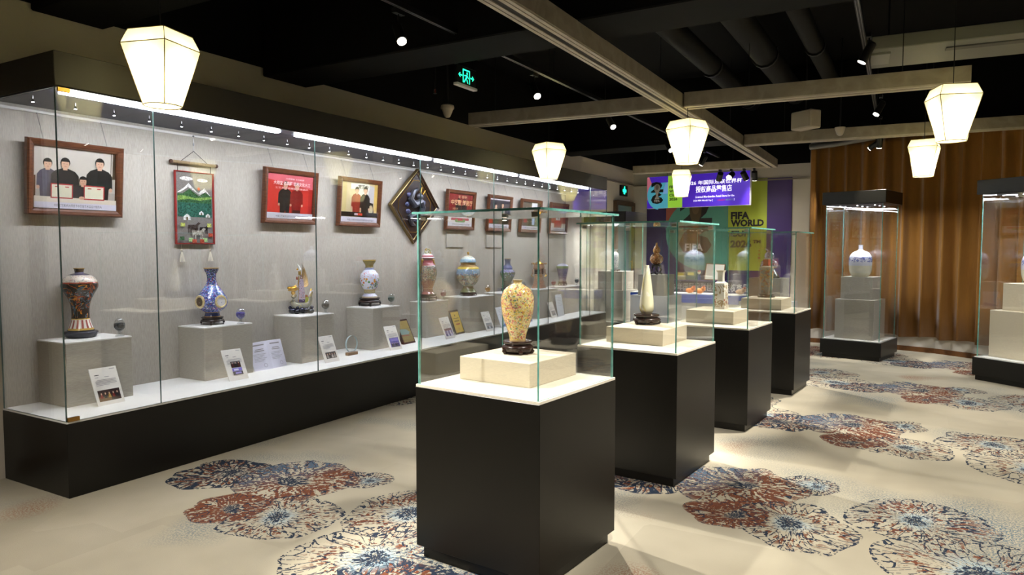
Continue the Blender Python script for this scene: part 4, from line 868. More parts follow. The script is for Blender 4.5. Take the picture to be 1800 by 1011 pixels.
L = [(g2, rect(-.155, .215, .155, .36)), (g1, [(-.155, .33), (.155, .33), (.155, .39), (.09, .42), (.04, .385), (-.05, .44), (-.11, .40), (-.155, .40)]), (wool('7a9a4a'), [(-.155, .345), (-.05, .36), (.05, .35), (.155, .37), (.155, .385), (0, .37), (-.1, .385), (-.155, .38)]),
     (wt, [(-.155, .405), (-.12, .415), (-.06, .455), (.04, .40), (.075, .365), (.03, .41), (-.055, .485), (-.10, .445), (-.155, .41)]), (wt, [(.03, .41), (.09, .455), (.15, .385), (.10, .425), (.075, .41), (.05, .40)]), (wt, ell(-.075, .52, .06, .016)), (wt, ell(.07, .515, .05, .014)), (wool('d0603a'), ell(.035, .445, .012, .012))]
for cx, cy, r_ in ((-.075, .19, .034), (.055, .235, .022), (.115, .215, .022)): L += [(wt, [(cx - r_, cy), (cx + r_, cy), (cx + r_ * .9, cy + r_ * .8), (cx, cy + r_ * 1.5), (cx - r_ * .9, cy + r_ * .8)]), (wool('6a5a3a'), rect(cx - r_ * .25, cy, cx + r_ * .25, cy + r_ * .7))]
for cx, cy, c_, k in ((-.02, .12, '3a302c', 1.0), (.075, .11, '1c1818', .8), (.02, .07, 'a8a094', 1.1)):
    m_ = wool(c_); L += [(m_, [(cx - .055 * k, cy), (cx - .05 * k, cy + .03 * k), (cx + .02 * k, cy + .034 * k), (cx + .045 * k, cy + .055 * k), (cx + .065 * k, cy + .045 * k), (cx + .045 * k, cy + .03 * k), (cx + .035 * k, cy)]), (m_, rect(cx - .05 * k, cy - .035 * k, cx - .04 * k, cy + .01)), (m_, rect(cx - .03 * k, cy - .035 * k, cx - .02 * k, cy + .01)), (m_, rect(cx + .015 * k, cy - .035 * k, cx + .025 * k, cy + .01)), (m_, rect(cx + .03 * k, cy - .035 * k, cx + .038 * k, cy + .01))]
for cx, cy, c_ in ((-.12, .15, yl), (.12, .15, yl), (-.05, .03, wool('a8d08a')), (.08, .03, wool('a8d08a')), (-.02, .02, rd), (.05, .02, rd), (.13, .07, rd), (-.13, .04, g1)): L += [(c_, rect(cx - .02, cy - .014, cx + .02, cy + .016))]
printed('felt_picture', sc, L, .0035, .0004)
b = MB(); rodm = wood('rod_wood', '7a664a', '968060', (40, 6, 6), .5); b.tube([(-.20, .645, .006), (.20, .645, .006)], .013, rodm, 12); b.ball((-.205, .645, .006), .017, flat('4a3024', .4), 10, 8); b.ball((.205, .645, .006), .017, flat('4a3024', .4), 10, 8); b.out('wooden_rod', sc)
b = MB(); b.tube([(-.12, .655, .006), (0, .745, .0), (.12, .655, .006)], .0025, M['ink'], 6); b.tube([(-.15, .64, .006), (-.15, .575, .004)], .003, M['ink'], 6); b.tube([(.15, .64, .006), (.15, .575, .004)], .003, M['ink'], 6); b.out('cord', sc)
b = MB(); b.tube([(0, .745, 0), (0, .86, 0)], .0015, M['steel'], 5); b.ball((0, .80, 0), .008, M['steel'], 8, 6, (.8, 2, .8)); b.ball((0, .865, 0), .008, M['steel'], 8, 6); b.out('hanging_hook', sc)
for x in (-.13, .13):
    b = MB(); b.tube([(x, 0, .004), (x, -.05, .006)], .003, flat('a09684', .8), 6); b.ball((x, -.055, .007), .011, flat('cfc6b4', .9), 8, 6)
    for k in range(9): a = k * .7; b.tube([(x, -.06, .008), (x + .012 * math.cos(a), -.10, .010 + .006 * math.sin(a)), (x + .022 * math.cos(a), -.145, .012 + .010 * math.sin(a))], .0035, flat('d8d0be', .9), 5)
    b.out('tassel', sc)
for y, lb in ((7.41, 'thin wall coloured access panel below the gilt lettered photo'), (8.35, 'thin wall coloured access panel below the dark photo of two people')):
    b = MB(); b.box((XB + .020, y, 1.62), (.016, .40, .21), M['case_wall'], bev=.002); tag(b.out('access_panel', smooth=False), lb, 'panel', 'access panels in the case')

# ------------------------------------------------------------------ four glass topped pedestals
ANG = -5.16; PW = .71; PZ = .85; GZ = 1.672
ex = Vector((math.cos(R(ANG)), math.sin(R(ANG)), 0)); ey = Vector((-ex.y, ex.x, 0))
def pedestal(label, cx, cy):
    rt = thing('glass_pedestal', label, 'display pedestal', T(cx, cy, 0, ANG), 'black pedestals with glass tops')
    b = MB(); b.box((0, 0, .03), (PW - .05, PW - .05, .06), M['black']); b.out('toe_kick', rt, smooth=False)
    b = MB(); b.box((0, 0, (.06 + PZ - .012) / 2), (PW, PW, PZ - .012 - .06), M['black'], bev=.002); b.out('pedestal_body', rt, smooth=False)
    b = MB(); b.box((0, 0, PZ - .006), (PW - .004, PW - .004, .012), M['pdeck']); b.out('deck', rt, smooth=False)
    g = PW / 2 - .010; h = GZ - .010
    for ax, sg in ((0, 1), (0, -1), (1, 1), (1, -1)):
        b = MB()
        c = [0, 0, (PZ + h) / 2]; d = [0, 0, h - PZ]; c[ax] = sg * (g - .004); d[ax] = .008; d[1 - ax] = 2 * g - (.018 if ax else 0)
        b.pane(c, d, M['glass'], M['edge'], ax); b.out('glass_side', rt, smooth=False)
    b = MB(); b.pane((0, 0, GZ - .005), (PW + .015, PW + .015, .010), M['glass'], M['edge'], 2); b.out('glass_lid', rt, smooth=False)
    for sx in (-1, 1):
        for sy in (-1, 1):
            b = MB(); b.box((sx * (g - .03), sy * (g - .016), h - .018), (.035, .012, .022), flat('9a9284', .35, .8, .5), bev=.002); b.out('corner_bracket', rt, smooth=False)
    return rt
M['pdeck'] = linen('cream_deck_cloth', 'd8cfbc', 'e6decc', (60, 60, 60), .2)
def riser(label, mw, w, d, h, m=None, group='cream risers'):
    b = MB(); b.box((0, 0, h / 2), (w, d, h), m or M['riser_w'], bev=.002); return tag(b.out('riser_block', None, mw, smooth=False), label, 'riser', group)
PC = [(-1.672, 2.976), (-1.568, 4.614), (-1.455, 6.206), (-1.335, 7.906)]
BC = [(-1.719, 3.067), (-1.615, 4.735), (-1.498, 6.30), (-1.378, 8.00)]
BH = [.114, .106, .111, .113]
for (x, y), (bx, by), h, lb, l2 in zip(PC, BC, BH, ('nearest black pedestal with glass box, holding the cream speckled vase', 'second black pedestal with glass box, holding the slender pale vase', 'third black pedestal with glass box, holding the square white vase', 'farthest black pedestal with glass box, holding the painted square vase'),
        ('cream riser under the speckled vase', 'cream riser under the slender pale vase', 'cream riser under the square white vase', 'cream riser under the painted square vase')):
    pedestal(lb, x, y); riser(l2, T(bx, by, PZ + .0006, ANG), .42, .43, h, group='risers on the glass pedestals')
# speckled vase
s = .1582 / 344; z0 = PZ + BH[0]
def carved_stand(label, mw, r, h):
    rt = thing('carved_stand', label, 'stand', mw, 'carved stands on the pedestals'); m = M['darkwood']
    b = MB(); b.lathe(smooth_prof([(r * .80, h * .78), (r * .90, h * .80), (r * .93, h * .88), (r * .93, h * .96), (r * .86, h * 1.0), (r * .55, h * .98)], 2), m, 40); b.out('top_plate', rt)
    b = MB(); b.lathe(smooth_prof([(r * .92, h * .22), (r * .99, h * .40), (r * 1.0, h * .50), (r * .95, h * .62), (r * .82, h * .70), (r * .80, h * .79)], 2), m, 40); b.out('apron', rt)
    b = MB()
    for k in range(30):
        a = 2 * math.pi * k / 30
        if k % 6 == 0: continue
        b.tube([(r * .995 * math.cos(a + q), r * .995 * math.sin(a + q), h * (.36 + z)) for q, z in ((-.07, 0), (-.03, .10), (.03, .02), (.07, .12))], h * .025, m, 5)
    b.out('fretwork', rt)
    for k in range(5):
        a = 2 * math.pi * k / 5 + .4; c, s_ = math.cos(a), math.sin(a)
        b = MB(); b.tube([(r * .97 * c, r * .97 * s_, h * .5), (r * .97 * c, r * .97 * s_, h * .25), (r * .88 * c, r * .88 * s_, h * .04), (r * .93 * c, r * .93 * s_, 0)], [h * .14, h * .17, h * .12, h * .12], m, 8); b.out('leg', rt)
    b = MB(); b.lathe([(r * .82, 0), (r * .88, h * .03), (r * .88, h * .09), (r * .82, h * .12)], m, 40); b.out('foot_ring', rt)
    return rt
carved_stand('dark carved round stand under the cream speckled vase', T(-1.742, 3.095, z0), 174 * s, 150 * s)
M['va'] = pattern('speckled_cream_glaze', [(0, 'c8a878'), (.03, 'e2cc98'), (.86, 'e8d8a8'), (.97, 'b89a5a'), (.99, 'f2ead4')],
    cells=[(95, .52, .02, .92, ['d8b848', 'c86a58', 'e8d070', '7a9a78', 'd88a78', 'ead89a', 'c8a048', 'b06a70']), (140, .36, .02, .97, ['c05a48', 'e8c850', '6a8a70', 'f0e0a8'])], rough=.15)
pr = zoomprof([(108, 57), (118, 55), (128, 47), (145, 45), (158, 60), (188, 113), (230, 155), (290, 179), (340, 184), (400, 182), (480, 171), (560, 150), (640, 122), (720, 97), (760, 90), (784, 90)], 784, s)
tag(MB().lathe(hollow(pr), M['va'], 56).out('speckled_vase', None, T(-1.742, 3.095, z0 + 146 * s)), 'large cream vase with dense yellow, pink and green specks on the nearest pedestal', 'vase', 'vases on the glass pedestals')
# slender vase
s = .1582 / 240; z0 = PZ + BH[1]
carved_stand('wide dark carved stand under the slender pale vase', T(-1.652, 4.83, z0), 146 * s, 112 * s)
M['vb'] = pattern('pale_swirl_glaze', [(0, 'c9bfa8'), (.1, 'e8e2d2'), (.9, 'e4ddc6')], swirl=[(4, .06, 1.2, .02, .98, [(0, 'd6cb94'), (.45, 'ded8b8'), (.6, 'dcc4b6')])], rough=.12)
pr = zoomprof([(310, 21), (316, 22), (344, 23), (352, 28), (450, 42), (550, 56), (650, 69), (740, 76), (790, 75), (820, 64), (846, 48)], 846, s)
tag(MB().lathe(hollow(pr, .03), M['vb'], 48).out('slender_vase', None, T(-1.652, 4.83, z0 + 108 * s)), 'slender pale yellow and white teardrop vase on the second pedestal', 'vase', 'vases on the glass pedestals')
# square white vase
s = .1385 / 191.7; z0 = PZ + BH[2]
def square_vase(name, label, rows, ybot, s, mat, mw, extra=None):
    pr = [(hw * s, (ybot - y) * s) for y, hw in rows][::-1]
    b = MB(); vs = []; n = 4; seg = 16
    for r, z in pr:
        for i in range(seg):
            a = 2 * math.pi * i / seg; c, d = math.cos(a), math.sin(a); k = 1 / (abs(c) ** 5 + abs(d) ** 5) ** .2 if False else 1 / (abs(c) + abs(d))
            k = .88 * k + .12; vs.append((r * k * c, r * k * d, z))
    fs = [(j * seg + i, j * seg + (i + 1) % seg, (j + 1) * seg + (i + 1) % seg, (j + 1) * seg + i) for j in range(len(pr) - 1) for i in range(seg)]
    fs.append(tuple(range(seg))[::-1]); b.faces(vs, fs, mat)
    o = b.out(name, None, mw, ang=30); return tag(o, label, 'vase', 'vases on the glass pedestals')
M['vc'] = pattern('white_landscape_glaze', [(0, 'ded8cc'), (.05, 'e8e4da'), (.66, 'e4dfd2'), (.95, 'd8cfb8')], swirl=[(9, .05, 2.5, .05, .62, [(0, 'a8926a'), (.5, 'b8a888'), (.58, '8a7a5a')])], cells=[(30, .25, .05, .3, ['b05a4a', '6a7a4a', 'd8d0c0', 'd8d0c0'])], rough=.12)
square_vase('square_vase', 'square shouldered white vase with faint gold landscape on the third pedestal', [(398, 66), (404, 64), (425, 48), (500, 45), (535, 48), (555, 88), (566, 92), (700, 93), (800, 100), (850, 104), (874, 100)], 874, s, M['vc'], T(-1.486, 6.36, z0, 38))
# painted square vase
s = .1385 / 155; z0 = PZ + BH[3]
b = MB(); b.lathe([(100 * s, 0), (104 * s, 10 * s), (98 * s, 20 * s), (101 * s, 30 * s), (88 * s, 36 * s), (60 * s, 34 * s)], M['darkwood'], 36); tag(b.out('vase_stand', None, T(-1.392, 8.07, z0)), 'flat dark oval stand under the painted square vase', 'stand', 'carved stands on the pedestals')
M['vd'] = pattern('painted_landscape_glaze', [(0, 'aaa596'), (.2, 'b8b29c'), (.45, 'c4b078'), (.6, 'b4ad96'), (.76, 'e0d8c8'), (.80, 'c0604a'), (.98, 'e0d4c0')], swirl=[(14, .07, 2.0, .05, .74, [(0, '93a49a'), (.42, 'c8a058'), (.47, 'b0604a'), (.52, '8a9a92')])], rough=.12)
square_vase('painted_vase', 'square vase painted with a misty landscape on the farthest pedestal', [(258, 46), (264, 45), (330, 46), (350, 60), (358, 86), (370, 86), (520, 80), (640, 70), (700, 66)], 700, s, M['vd'], T(-1.392, 8.07, z0 + 35 * s, 30))

# ------------------------------------------------------------------ tall free standing cases
def tall_case(label, x, y, rz, w=.78, zb=.26, zh0=2.10, zh1=2.27):
    rt = thing('tall_glass_case', label, 'display case', T(x, y, 0, rz), 'tall glass cases with black tops')
    b = MB(); b.box((0, 0, .028), (w - .05, w - .05, .056), M['black']); b.out('toe_kick', rt, smooth=False)
    b = MB(); b.box((0, 0, (.056 + zb - .01) / 2), (w, w, zb - .01 - .056), M['black'], bev=.003); b.out('plinth', rt, smooth=False)
    b = MB(); b.box((0, 0, zb - .005), (w - .03, w - .03, .010), M['deck']); b.out('deck', rt, smooth=False)
    b = MB(); b.box((0, 0, (zh0 + zh1) / 2), (w + .02, w + .02, zh1 - zh0), M['black'], bev=.003); b.out('header', rt, smooth=False)
    b = MB(); b.box((0, 0, zh0 - .003), (w - .06, w - .06, .006), flat('2a2c34', .5)); b.out('header_lining', rt, smooth=False)
    g = w / 2 - .03
    for ax, sg in ((0, 1), (0, -1), (1, 1), (1, -1)):
        c = [0, 0, (zb + zh0) / 2]; d = [0, 0, zh0 - zb]; c[ax] = sg * (g - .004); d[ax] = .008; d[1 - ax] = 2 * g - (.018 if ax else 0)
        b = MB(); b.pane(c, d, M['glass'], M['edge'], ax); b.out('glass_side', rt, smooth=False)
    for i in range(3):
        for j in range(3):
            b = MB(); b.lathe([(.012, -.012), (.014, -.004), (.014, 0)], M['steel'], 10, (-.22 + .22 * i, -.22 + .22 * j, zh0 - .006)); b.lathe([(.010, -.0135), (.010, -.0115)], M['dot'], 10, (-.22 + .22 * i, -.22 + .22 * j, zh0 - .006)); b.out('downlight', rt)
    ld = bpy.data.lights.new('case_light', 'AREA'); ld.energy = 15; ld.size = .5; ld.color = (.93, .96, 1.0); link('case_glow', ld, rt, T(0, 0, zh0 - .03))
    return rt
tall_case('tall glass case with black top in front of the ochre curtain, holding the white bottle', -.625, 10.83, -13)
riser('lower cream riser in the curtain case', T(-.62, 10.85, .261, -13), .50, .52, .54, M['riser'], 'risers in the tall cases')
riser('upper cream riser under the blue and white bottle', T(-.62, 10.86, .80, -13), .41, .38, .31, M['riser'], 'risers in the tall cases')
M['bottle'] = pattern('blue_white_porcelain', [(0, 'd8d4b8'), (.12, 'e2e0d0'), (.35, 'dcdff0'), (.9, 'eceef6')], cells=[(42, .42, .48, .60, ['5a68b8', 'dfe2f2', '7a86cc', '4a58a8'])], swirl=[(18, .05, 1.5, .46, .62, [(0, '4a58a8'), (.5, '6a78c0')])], rough=.1)
s = .3561 / 127
pr = zoomprof([(364, 11), (368, 10), (386, 10), (392, 16), (402, 36), (420, 49), (440, 52.5), (470, 52), (490, 50), (508, 44), (521, 34)], 521, s)
tag(MB().lathe(hollow(pr, .03), M['bottle'], 48).out('porcelain_bottle', None, T(-.63, 10.82, 1.11)), 'white porcelain bottle with blue cloud band in the curtain case', 'bottle', 'white bottles in tall cases')
tall_case('tall glass case with black top cut by the right picture edge', 1.171, 9.59, -39.6, zb=.27, zh0=2.11)
riser('wide lower cream riser in the case at the right picture edge', T(1.17, 9.63, .271, -39.6), .58, .52, .53, M['riser_w'], 'risers in the tall cases')
riser('upper cream riser in the case at the right picture edge', T(1.20, 9.62, .80, -39.6), .46, .40, .31, M['riser_w'], 'risers in the tall cases')
tag(MB().lathe(hollow(pr, .03), M['bottle'], 48).out('porcelain_bottle', None, T(1.20, 9.62, 1.11)), 'white porcelain bottle in the case past the right picture edge', 'bottle', 'white bottles in tall cases')
# case by the door
tall_case('tall glass case with black top beside the glazed door', -4.50, 11.45, -6, w=.78, zh0=1.95, zh1=2.12)
riser('lower grey riser in the case beside the door', T(-4.48, 11.45, .261, -6), .56, .56, .53, M['riser'], 'risers in the tall cases')
riser('upper grey riser in the case beside the door', T(-4.48, 11.45, .79, -6), .46, .44, .32, M['riser'], 'risers in the tall cases')
s = .178 / 102
M['vl'] = pattern('grey_blue_porcelain', [(0, '8a8c90'), (.1, 'c8c8c6')], cells=[(40, .4, .1, .9, ['8f949a', 'b8bab8', 'd8d8d4', '70757c'])])
tag(MB().lathe([(48 * s, 0), (50 * s, 8 * s), (46 * s, 16 * s)], M['darkwood'], 24).out('vase_stand', None, T(-4.48, 11.42, 1.11)), 'small dark stand under the grey vase beside the door', 'stand', 'far stands')
pr = zoomprof([(252, 26), (262, 14), (275, 13), (290, 22), (305, 33), (350, 35), (410, 31), (455, 24)], 455, s)
tag(MB().lathe(hollow(pr, .03), M['vl'], 32).out('grey_vase', None, T(-4.48, 11.42, 1.11 + 15 * s)), 'small grey patterned vase in the case beside the door', 'vase')
# gourd vase and double gourd vase on plinths before the merchandise counter
for (x, y, rz, lb) in ((-3.36, 10.25, -4, 'beneath the amber gourd vase'), (-1.66, 9.78, -8, 'beneath the blue gourd vase')):
    b = MB(); b.box((0, 0, .40), (.62, .5, .80), M['white'], bev=.003); tag(b.out('display_plinth', None, T(x, y, 0, rz), smooth=False), 'plain white display plinth ' + lb, 'plinth', 'white display plinths')
    riser('cream riser block ' + lb, T(x, y, .80, rz), .42, .40, .31, M['riser'], 'risers on the white plinths')
s = .1582 / 117
gx, gy = -3.36, 10.25
st = thing('branch_stand', 'black twisted branch stand under the amber gourd vase', 'stand', T(gx, gy, 1.11), 'far stands')
for k in range(4):
    a = k * 1.57 + .4; b = MB(); b.tube([(.05 * math.cos(a), .05 * math.sin(a), .13), (.07 * math.cos(a), .07 * math.sin(a), .07), (.05 * math.cos(a + .4), .05 * math.sin(a + .4), .03), (.09 * math.cos(a), .09 * math.sin(a), .004)], [.018, .014, .012, .016], M['black_metal'], 8); b.out('leg', st)
b = MB(); b.lathe([(.04, .115), (.07, .125), (.07, .145), (.05, .15)], M['black_metal'], 20); b.out('seat_ring', st)
M['gourd'] = pattern('amber_enamel', [(0, '8a5a2c'), (.5, 'b07a3a'), (.9, 'c89a50')], cells=[(45, .42, 0, 1, ['c87a30', 'e0b060', '8a4a1c', 'f0d090', 'a0602a'])], rough=.2)
tag(MB().lathe(smooth_prof([(25 * s, 0), (60 * s, 25 * s), (74 * s, 60 * s), (62 * s, 100 * s), (30 * s, 125 * s), (38 * s, 145 * s), (40 * s, 165 * s), (28 * s, 195 * s), (12 * s, 215 * s), (10 * s, 240 * s), (13 * s, 246 * s)], 3), M['gourd'], 32).out('gourd_vase', None, T(gx, gy, 1.255)), 'amber enamel double gourd vase seen above the slender pale vase', 'vase')
s = .1385 / 134
gx, gy = -1.655, 9.76
st = thing('branch_stand', 'dark branch stand under the blue gourd vase', 'stand', T(gx, gy, 1.11), 'far stands')
b = MB(); b.lathe(smooth_prof([(130 * s, 0), (120 * s, 30 * s), (95 * s, 70 * s), (70 * s, 105 * s)], 2), M['darkwood'], 12); b.out('rock_base', st)
b = MB(); b.tube([(-.09, 0, .06), (-.115, 0, .12), (-.10, 0, .15)], [.015, .01, .012], M['darkwood'], 8); b.ball((-.10, 0, .155), .016, M['darkwood'], 8, 6); b.out('carved_figure', st)
M['dg'] = pattern('blue_gold_enamel', [(0, 'b8b4cc'), (.5, 'c4c2da')], cells=[(45, .42, 0, 1, ['6a70b0', 'd8d0e0', 'c8a050', '9aa0d0', 'e8e0e8', 'b06a6a'])], rough=.2)
dg = thing('gourd_vase', 'blue and gold double gourd vase tilted behind the painted square vase', 'vase', T(gx, gy, 1.11))
MB().lathe(smooth_prof([(30 * s, 100 * s), (90 * s, 130 * s), (105 * s, 180 * s), (85 * s, 220 * s), (48 * s, 240 * s), (58 * s, 265 * s), (52 * s, 310 * s), (30 * s, 335 * s), (12 * s, 350 * s)], 3), M['dg'], 32).out('gourd_body', dg)
b = MB(); b.tube([(-.0, 0, 340 * s), (-.05, 0, 375 * s)], [12 * s, 7 * s], M['dg'], 8); b.out('spout', dg)
b = MB(); b.tube([(-.03, 0, 370 * s), (-.10, 0, 385 * s), (-.135, 0, 370 * s), (-.13, 0, 250 * s)], .003, M['gold'], 6)
for z, r_ in ((350, 14), (300, 16), (255, 19), (215, 9)): b.ball((-.13, 0, z * s), r_ * s, M['gold'] if z != 255 else flat('c07a50', .3), 10, 6)
b.out('gold_pendant', dg)

# ------------------------------------------------------------------ merchandise counter
mc = thing('merchandise_counter', 'long white counter with a bright blue band before the mural', 'counter', T(-3.07, 11.13))
b = MB(); b.box((0, 0, .32), (1.9, .33, .64), M['white'], bev=.003); b.out('counter_body', mc, smooth=False)
b = MB(); b.box((0, 0, .708), (1.92, .35, .135), flat('2a58cc', .4), bev=.003); b.out('blue_band', mc, smooth=False)
b = MB(); b.box((0, 0, .782), (1.9, .34, .013), M['white']); b.out('counter_top', mc, smooth=False)
CT = .789
lg = thing('wall_ledge', 'narrow pale ledge on the mural carrying small merchandise', 'shelf', T(-3.63, 13.87, .875))
b = MB(); b.box((0, 0, -.010), (1.16, .22, .02), flat('4a3a78', .5), bev=.002); b.out('ledge_board', lg, smooth=False)
for x in (-.45, .45): b = MB(); b.box((x, .06, -.04), (.02, .10, .04), M['steel']); b.out('ledge_bracket', lg, smooth=False)
LT = .876
for x, w_, h_, c_, lb in ((-4.02, .16, .15, 'a8a07a', 'yellowish merchandise box on the mural ledge'), (-3.82, .18, .17, '6a7a70', 'green grey merchandise box on the mural ledge')):
    bx = thing('merchandise_box', lb, 'box', T(x, 13.86, LT), 'boxes on the mural ledge'); b = MB(); b.box((0, 0, h_ / 2), (w_, .1, h_), flat(c_, .5), bev=.003); b.out('carton', bx, smooth=False)
    b = MB(); b.poly([(-w_ * .35, -.0505, h_ * .55), (w_ * .35, -.0505, h_ * .55), (w_ * .35, -.0505, h_ * .88), (-w_ * .35, -.0505, h_ * .88)], flat('d8c860', .5)); b.out('box_print', bx, smooth=False)
td = thing('toy_figure', 'small red and blue toy figure on the mural ledge', 'toy', T(-3.67, 13.86, LT) @ Matrix.Scale(.62, 4))
b = MB(); b.lathe(smooth_prof([(.05, 0), (.055, .08), (.04, .17), (.02, .19)], 2), flat('2c4a8a', .5), 16); b.out('body', td); b = MB(); b.ball((0, 0, .24), .055, flat('d8c8b0', .5)); b.out('head', td); b = MB(); b.lathe([(.058, .265), (.05, .30), (.0, .32)], flat('c0343a', .5), 14); b.out('cap', td)
wf = thing('white_board', 'tilted white board in a thin brown frame on the mural ledge', 'board', frame((-3.37, 13.83, LT + .003), (1, 0, 0), (.10, .20, .97)))
b = MB(); b.box((0, .165, 0), (.38, .33, .016), flat('8a5a3a', .5)); b.out('board_frame', wf, smooth=False); b = MB(); b.box((0, .165, .007), (.35, .30, .008), M['white']); b.out('board_face', wf, smooth=False)
b = MB(); b.tube([(0, .20, -.008), (0, .03, -.06)], .005, M['steel'], 6); b.out('board_leg', wf)
for x, c_, lb in ((-3.08, 'd87a3a', 'orange soft toy lying on the counter'), (-2.92, 'e08a4a', 'orange and red soft toy lying on the counter'), (-2.30, 'c8a080', 'tan soft toy at the right end of the counter')):
    ty = thing('soft_toy', lb, 'toy', T(x, 11.08, CT), 'soft toys on the counter'); b = MB(); b.ball((0, 0, .042), .055, flat(c_, .9), 12, 8, (1.2, .8, .75)); b.out('body', ty)
    b = MB(); b.ball((.06, -.01, .075), .036, flat(c_, .9), 10, 8); b.out('head', ty)
    for q in (-1, 1): b = MB(); b.ball((.06 + .012, q * .022 - .01, .108), .014, flat('c04a3a', .9), 8, 6); b.out('ear', ty)

# ------------------------------------------------------------------ mural and hanging sign
def trophy(cx, z0, z1, w):
    h = z1 - z0; P_ = [(-.26, 0), (.26, 0), (.24, .10), (.15, .14), (.12, .30), (.20, .48), (.33, .62), (.36, .78), (.28, .92), (.12, 1.0), (-.12, 1.0), (-.28, .92), (-.36, .78), (-.33, .62), (-.20, .48), (-.12, .30), (-.15, .14), (-.24, .10)]
    return [(cx + x * w, z0 + y * h) for x, y in P_]
mu = thing('mural_board', 'big purple, teal and lime printed mural on the end wall', 'mural', frame((0, 14.0, 0), (1, 0, 0), (0, 0, 1)))
PU = flat('33205a', .45); PU2 = flat('3e2869', .45); TE = flat('529384', .45); LI = flat('a3b234', .45); CO = flat('9c5442', .45); BK = flat('1c1a18', .5); WT = flat('d8d4d8', .5); GD = flat('4f3f25', .5)
b = MB(); b.box((-3.395, 1.60, .012), (2.81, 2.46, .022), PU); b.out('mural_panel', mu, smooth=False)
disc = [(-3.15, 2.83), (-3.15, 1.07), (-3.62, 1.07)] + [(-3.62 + .77 * math.cos(a), 1.80 + .73 * math.sin(a)) for a in [R(-90 - 7.5 * i) for i in range(0, 20)]] + [(-3.75, 2.83)]
L = [(flat('2f1c50', .45), rect(-4.80, .40, -4.37, 2.83)), (CO, rect(-4.39, 1.95, -3.15, 2.83)), (TE, disc), (LI, rect(-3.15, 1.075, -2.43, 2.83)), (PU2, rect(-2.43, .4, -1.99, 2.83)), (flat('5a9282', .45), [(-3.15, 2.0), (-3.15, 2.83), (-3.40, 2.83), (-3.30, 2.4)])]
printed('mural_print', mu, L, .0235, .0004)
text('mural_numeral', '2', BK, (-4.12, 1.92, -3.46, 2.58), mu, .0275, .07); text('mural_numeral', '6', BK, (-4.12, 1.36, -3.46, 2.02), mu, .0278, .075)
b = MB(); b.poly(trophy(-3.79, 1.62, 2.50, .34), GD, .0285); b.poly([(-3.79 + .07 * math.cos(a), 2.30 + .12 * math.sin(a)) for a in [2 * math.pi * i / 16 for i in range(16)]], flat('665235', .5), .0288)
for k in range(3): b.poly(rect(-3.86, 1.66 + k * .05, -3.72, 1.68 + k * .05), flat('5a4426', .5), .029)
b.out('mural_trophy', mu, smooth=False)
text('mural_lettering', 'FIFA', WT, (-3.99, 1.455, -3.63, 1.60), mu, .0300, .03)
for bd, bx in (('FIFA', (-3.10, 2.065, -2.75, 2.21)), ('WORLD', (-3.10, 1.925, -2.48, 2.07 - .01)), ('CUP', (-3.10, 1.725, -2.75, 1.86)), ('2026', (-3.10, 1.515, -2.70, 1.665)), ('TM', (-2.68, 1.60, -2.53, 1.665))):
    text('mural_lettering', bd, BK, bx, mu, .027, .05)
text('mural_lettering', '2026 年国际足联世界杯授权商品零售店', WT, (-4.40, .645, -2.40, .815), mu, .027, .018, res=1)

a_ = Vector((-4.105, 11.952, 0)); b_ = Vector((-2.294, 11.672, 0)); sd = (b_ - a_); SW = sd.length; SH = .555
sg = thing('hanging_store_sign', 'purple hanging sign with white Chinese lettering and a lime strip', 'sign', frame((-4.639, 13.506, 2.291), sd, (0, 0, 1)) @ Matrix.Scale(1.13, 4))
SP = flat('3f1fa8', .4); 
b = MB(); b.box((SW / 2, SH / 2, -.03), (SW, SH, .06), flat('cfcad8', .5)); b.out('sign_box', sg, smooth=False)
def lit(c, k=.22):
    nm = ('lit', c)
    if nm not in _c:
        t = NT('lightbox_print_' + c); pb = t.n('ShaderNodeBsdfPrincipled', {'Base Color': lin(c), 'Roughness': .4, 'Emission Color': lin(c), 'Emission Strength': k}); _c[nm] = t.out(pb.outputs[0])
    return _c[nm]
SP = lit('4524b4'); WL = lit('f0ecf4', .45)
def sx(px): return (px - 208) / (1225 - 208) * SW
def sy(py, px=500):
    u = (px - 208) / (1225 - 208); top = 350 + (272 - 350) * u; bot = 660 + (620 - 660) * u; return (bot - py) / (bot - top) * SH
e0, e1 = sx(208), sx(432); ew = e1 - e0
disc = [(e1, SH), (e1, .0), (e0 + .55 * ew, 0)] + [(e0 + ew * .60 + ew * .58 * math.cos(a), SH * .42 + SH * .46 * math.sin(a)) for a in [R(-95 - 9 * i) for i in range(0, 18)]]
L = [(SP, rect(.004, .004, SW - .004, SH - .004)), (lit('c06a7a'), [(e0 + .004, SH * .25), (e0 + .004, SH - .004), (e0 + .10 * ew, SH - .004), (e0 + .35 * ew, SH * .6)]), (lit('4aa0b8'), disc), (lit('4524b4'), [(e0 + ew * .1, SH - .004), (e1, SH - .004), (e1, SH * .80), (e0 + ew * .45, SH * .80), (e0 + ew * .25, SH * .86)]), (lit('6f9ad0'), [(e1 - ew * .25, SH * .45), (e1, SH * .45), (e1, SH * .80), (e1 - ew * .12, SH * .78)]), (lit('8fc83c'), rect(e1, .004, sx(580), SH - .004))]
printed('sign_print', sg, L, .0006, .0004)
text('sign_numeral', '2', BK, (e0 + ew * .20, SH * .50, e0 + ew * .78, SH * .83), sg, .0036, .07); text('sign_numeral', '6', BK, (e0 + ew * .20, SH * .14, e0 + ew * .78, SH * .50), sg, .0038, .075)
b = MB(); b.poly(trophy(e0 + ew * .49, SH * .29, SH * .76, .17), flat('b8b4b0', .3), .0044); b.poly(ell(e0 + ew * .49, SH * .66, .030, .045), flat('8a8078', .4), .0048); b.out('sign_trophy', sg, smooth=False)
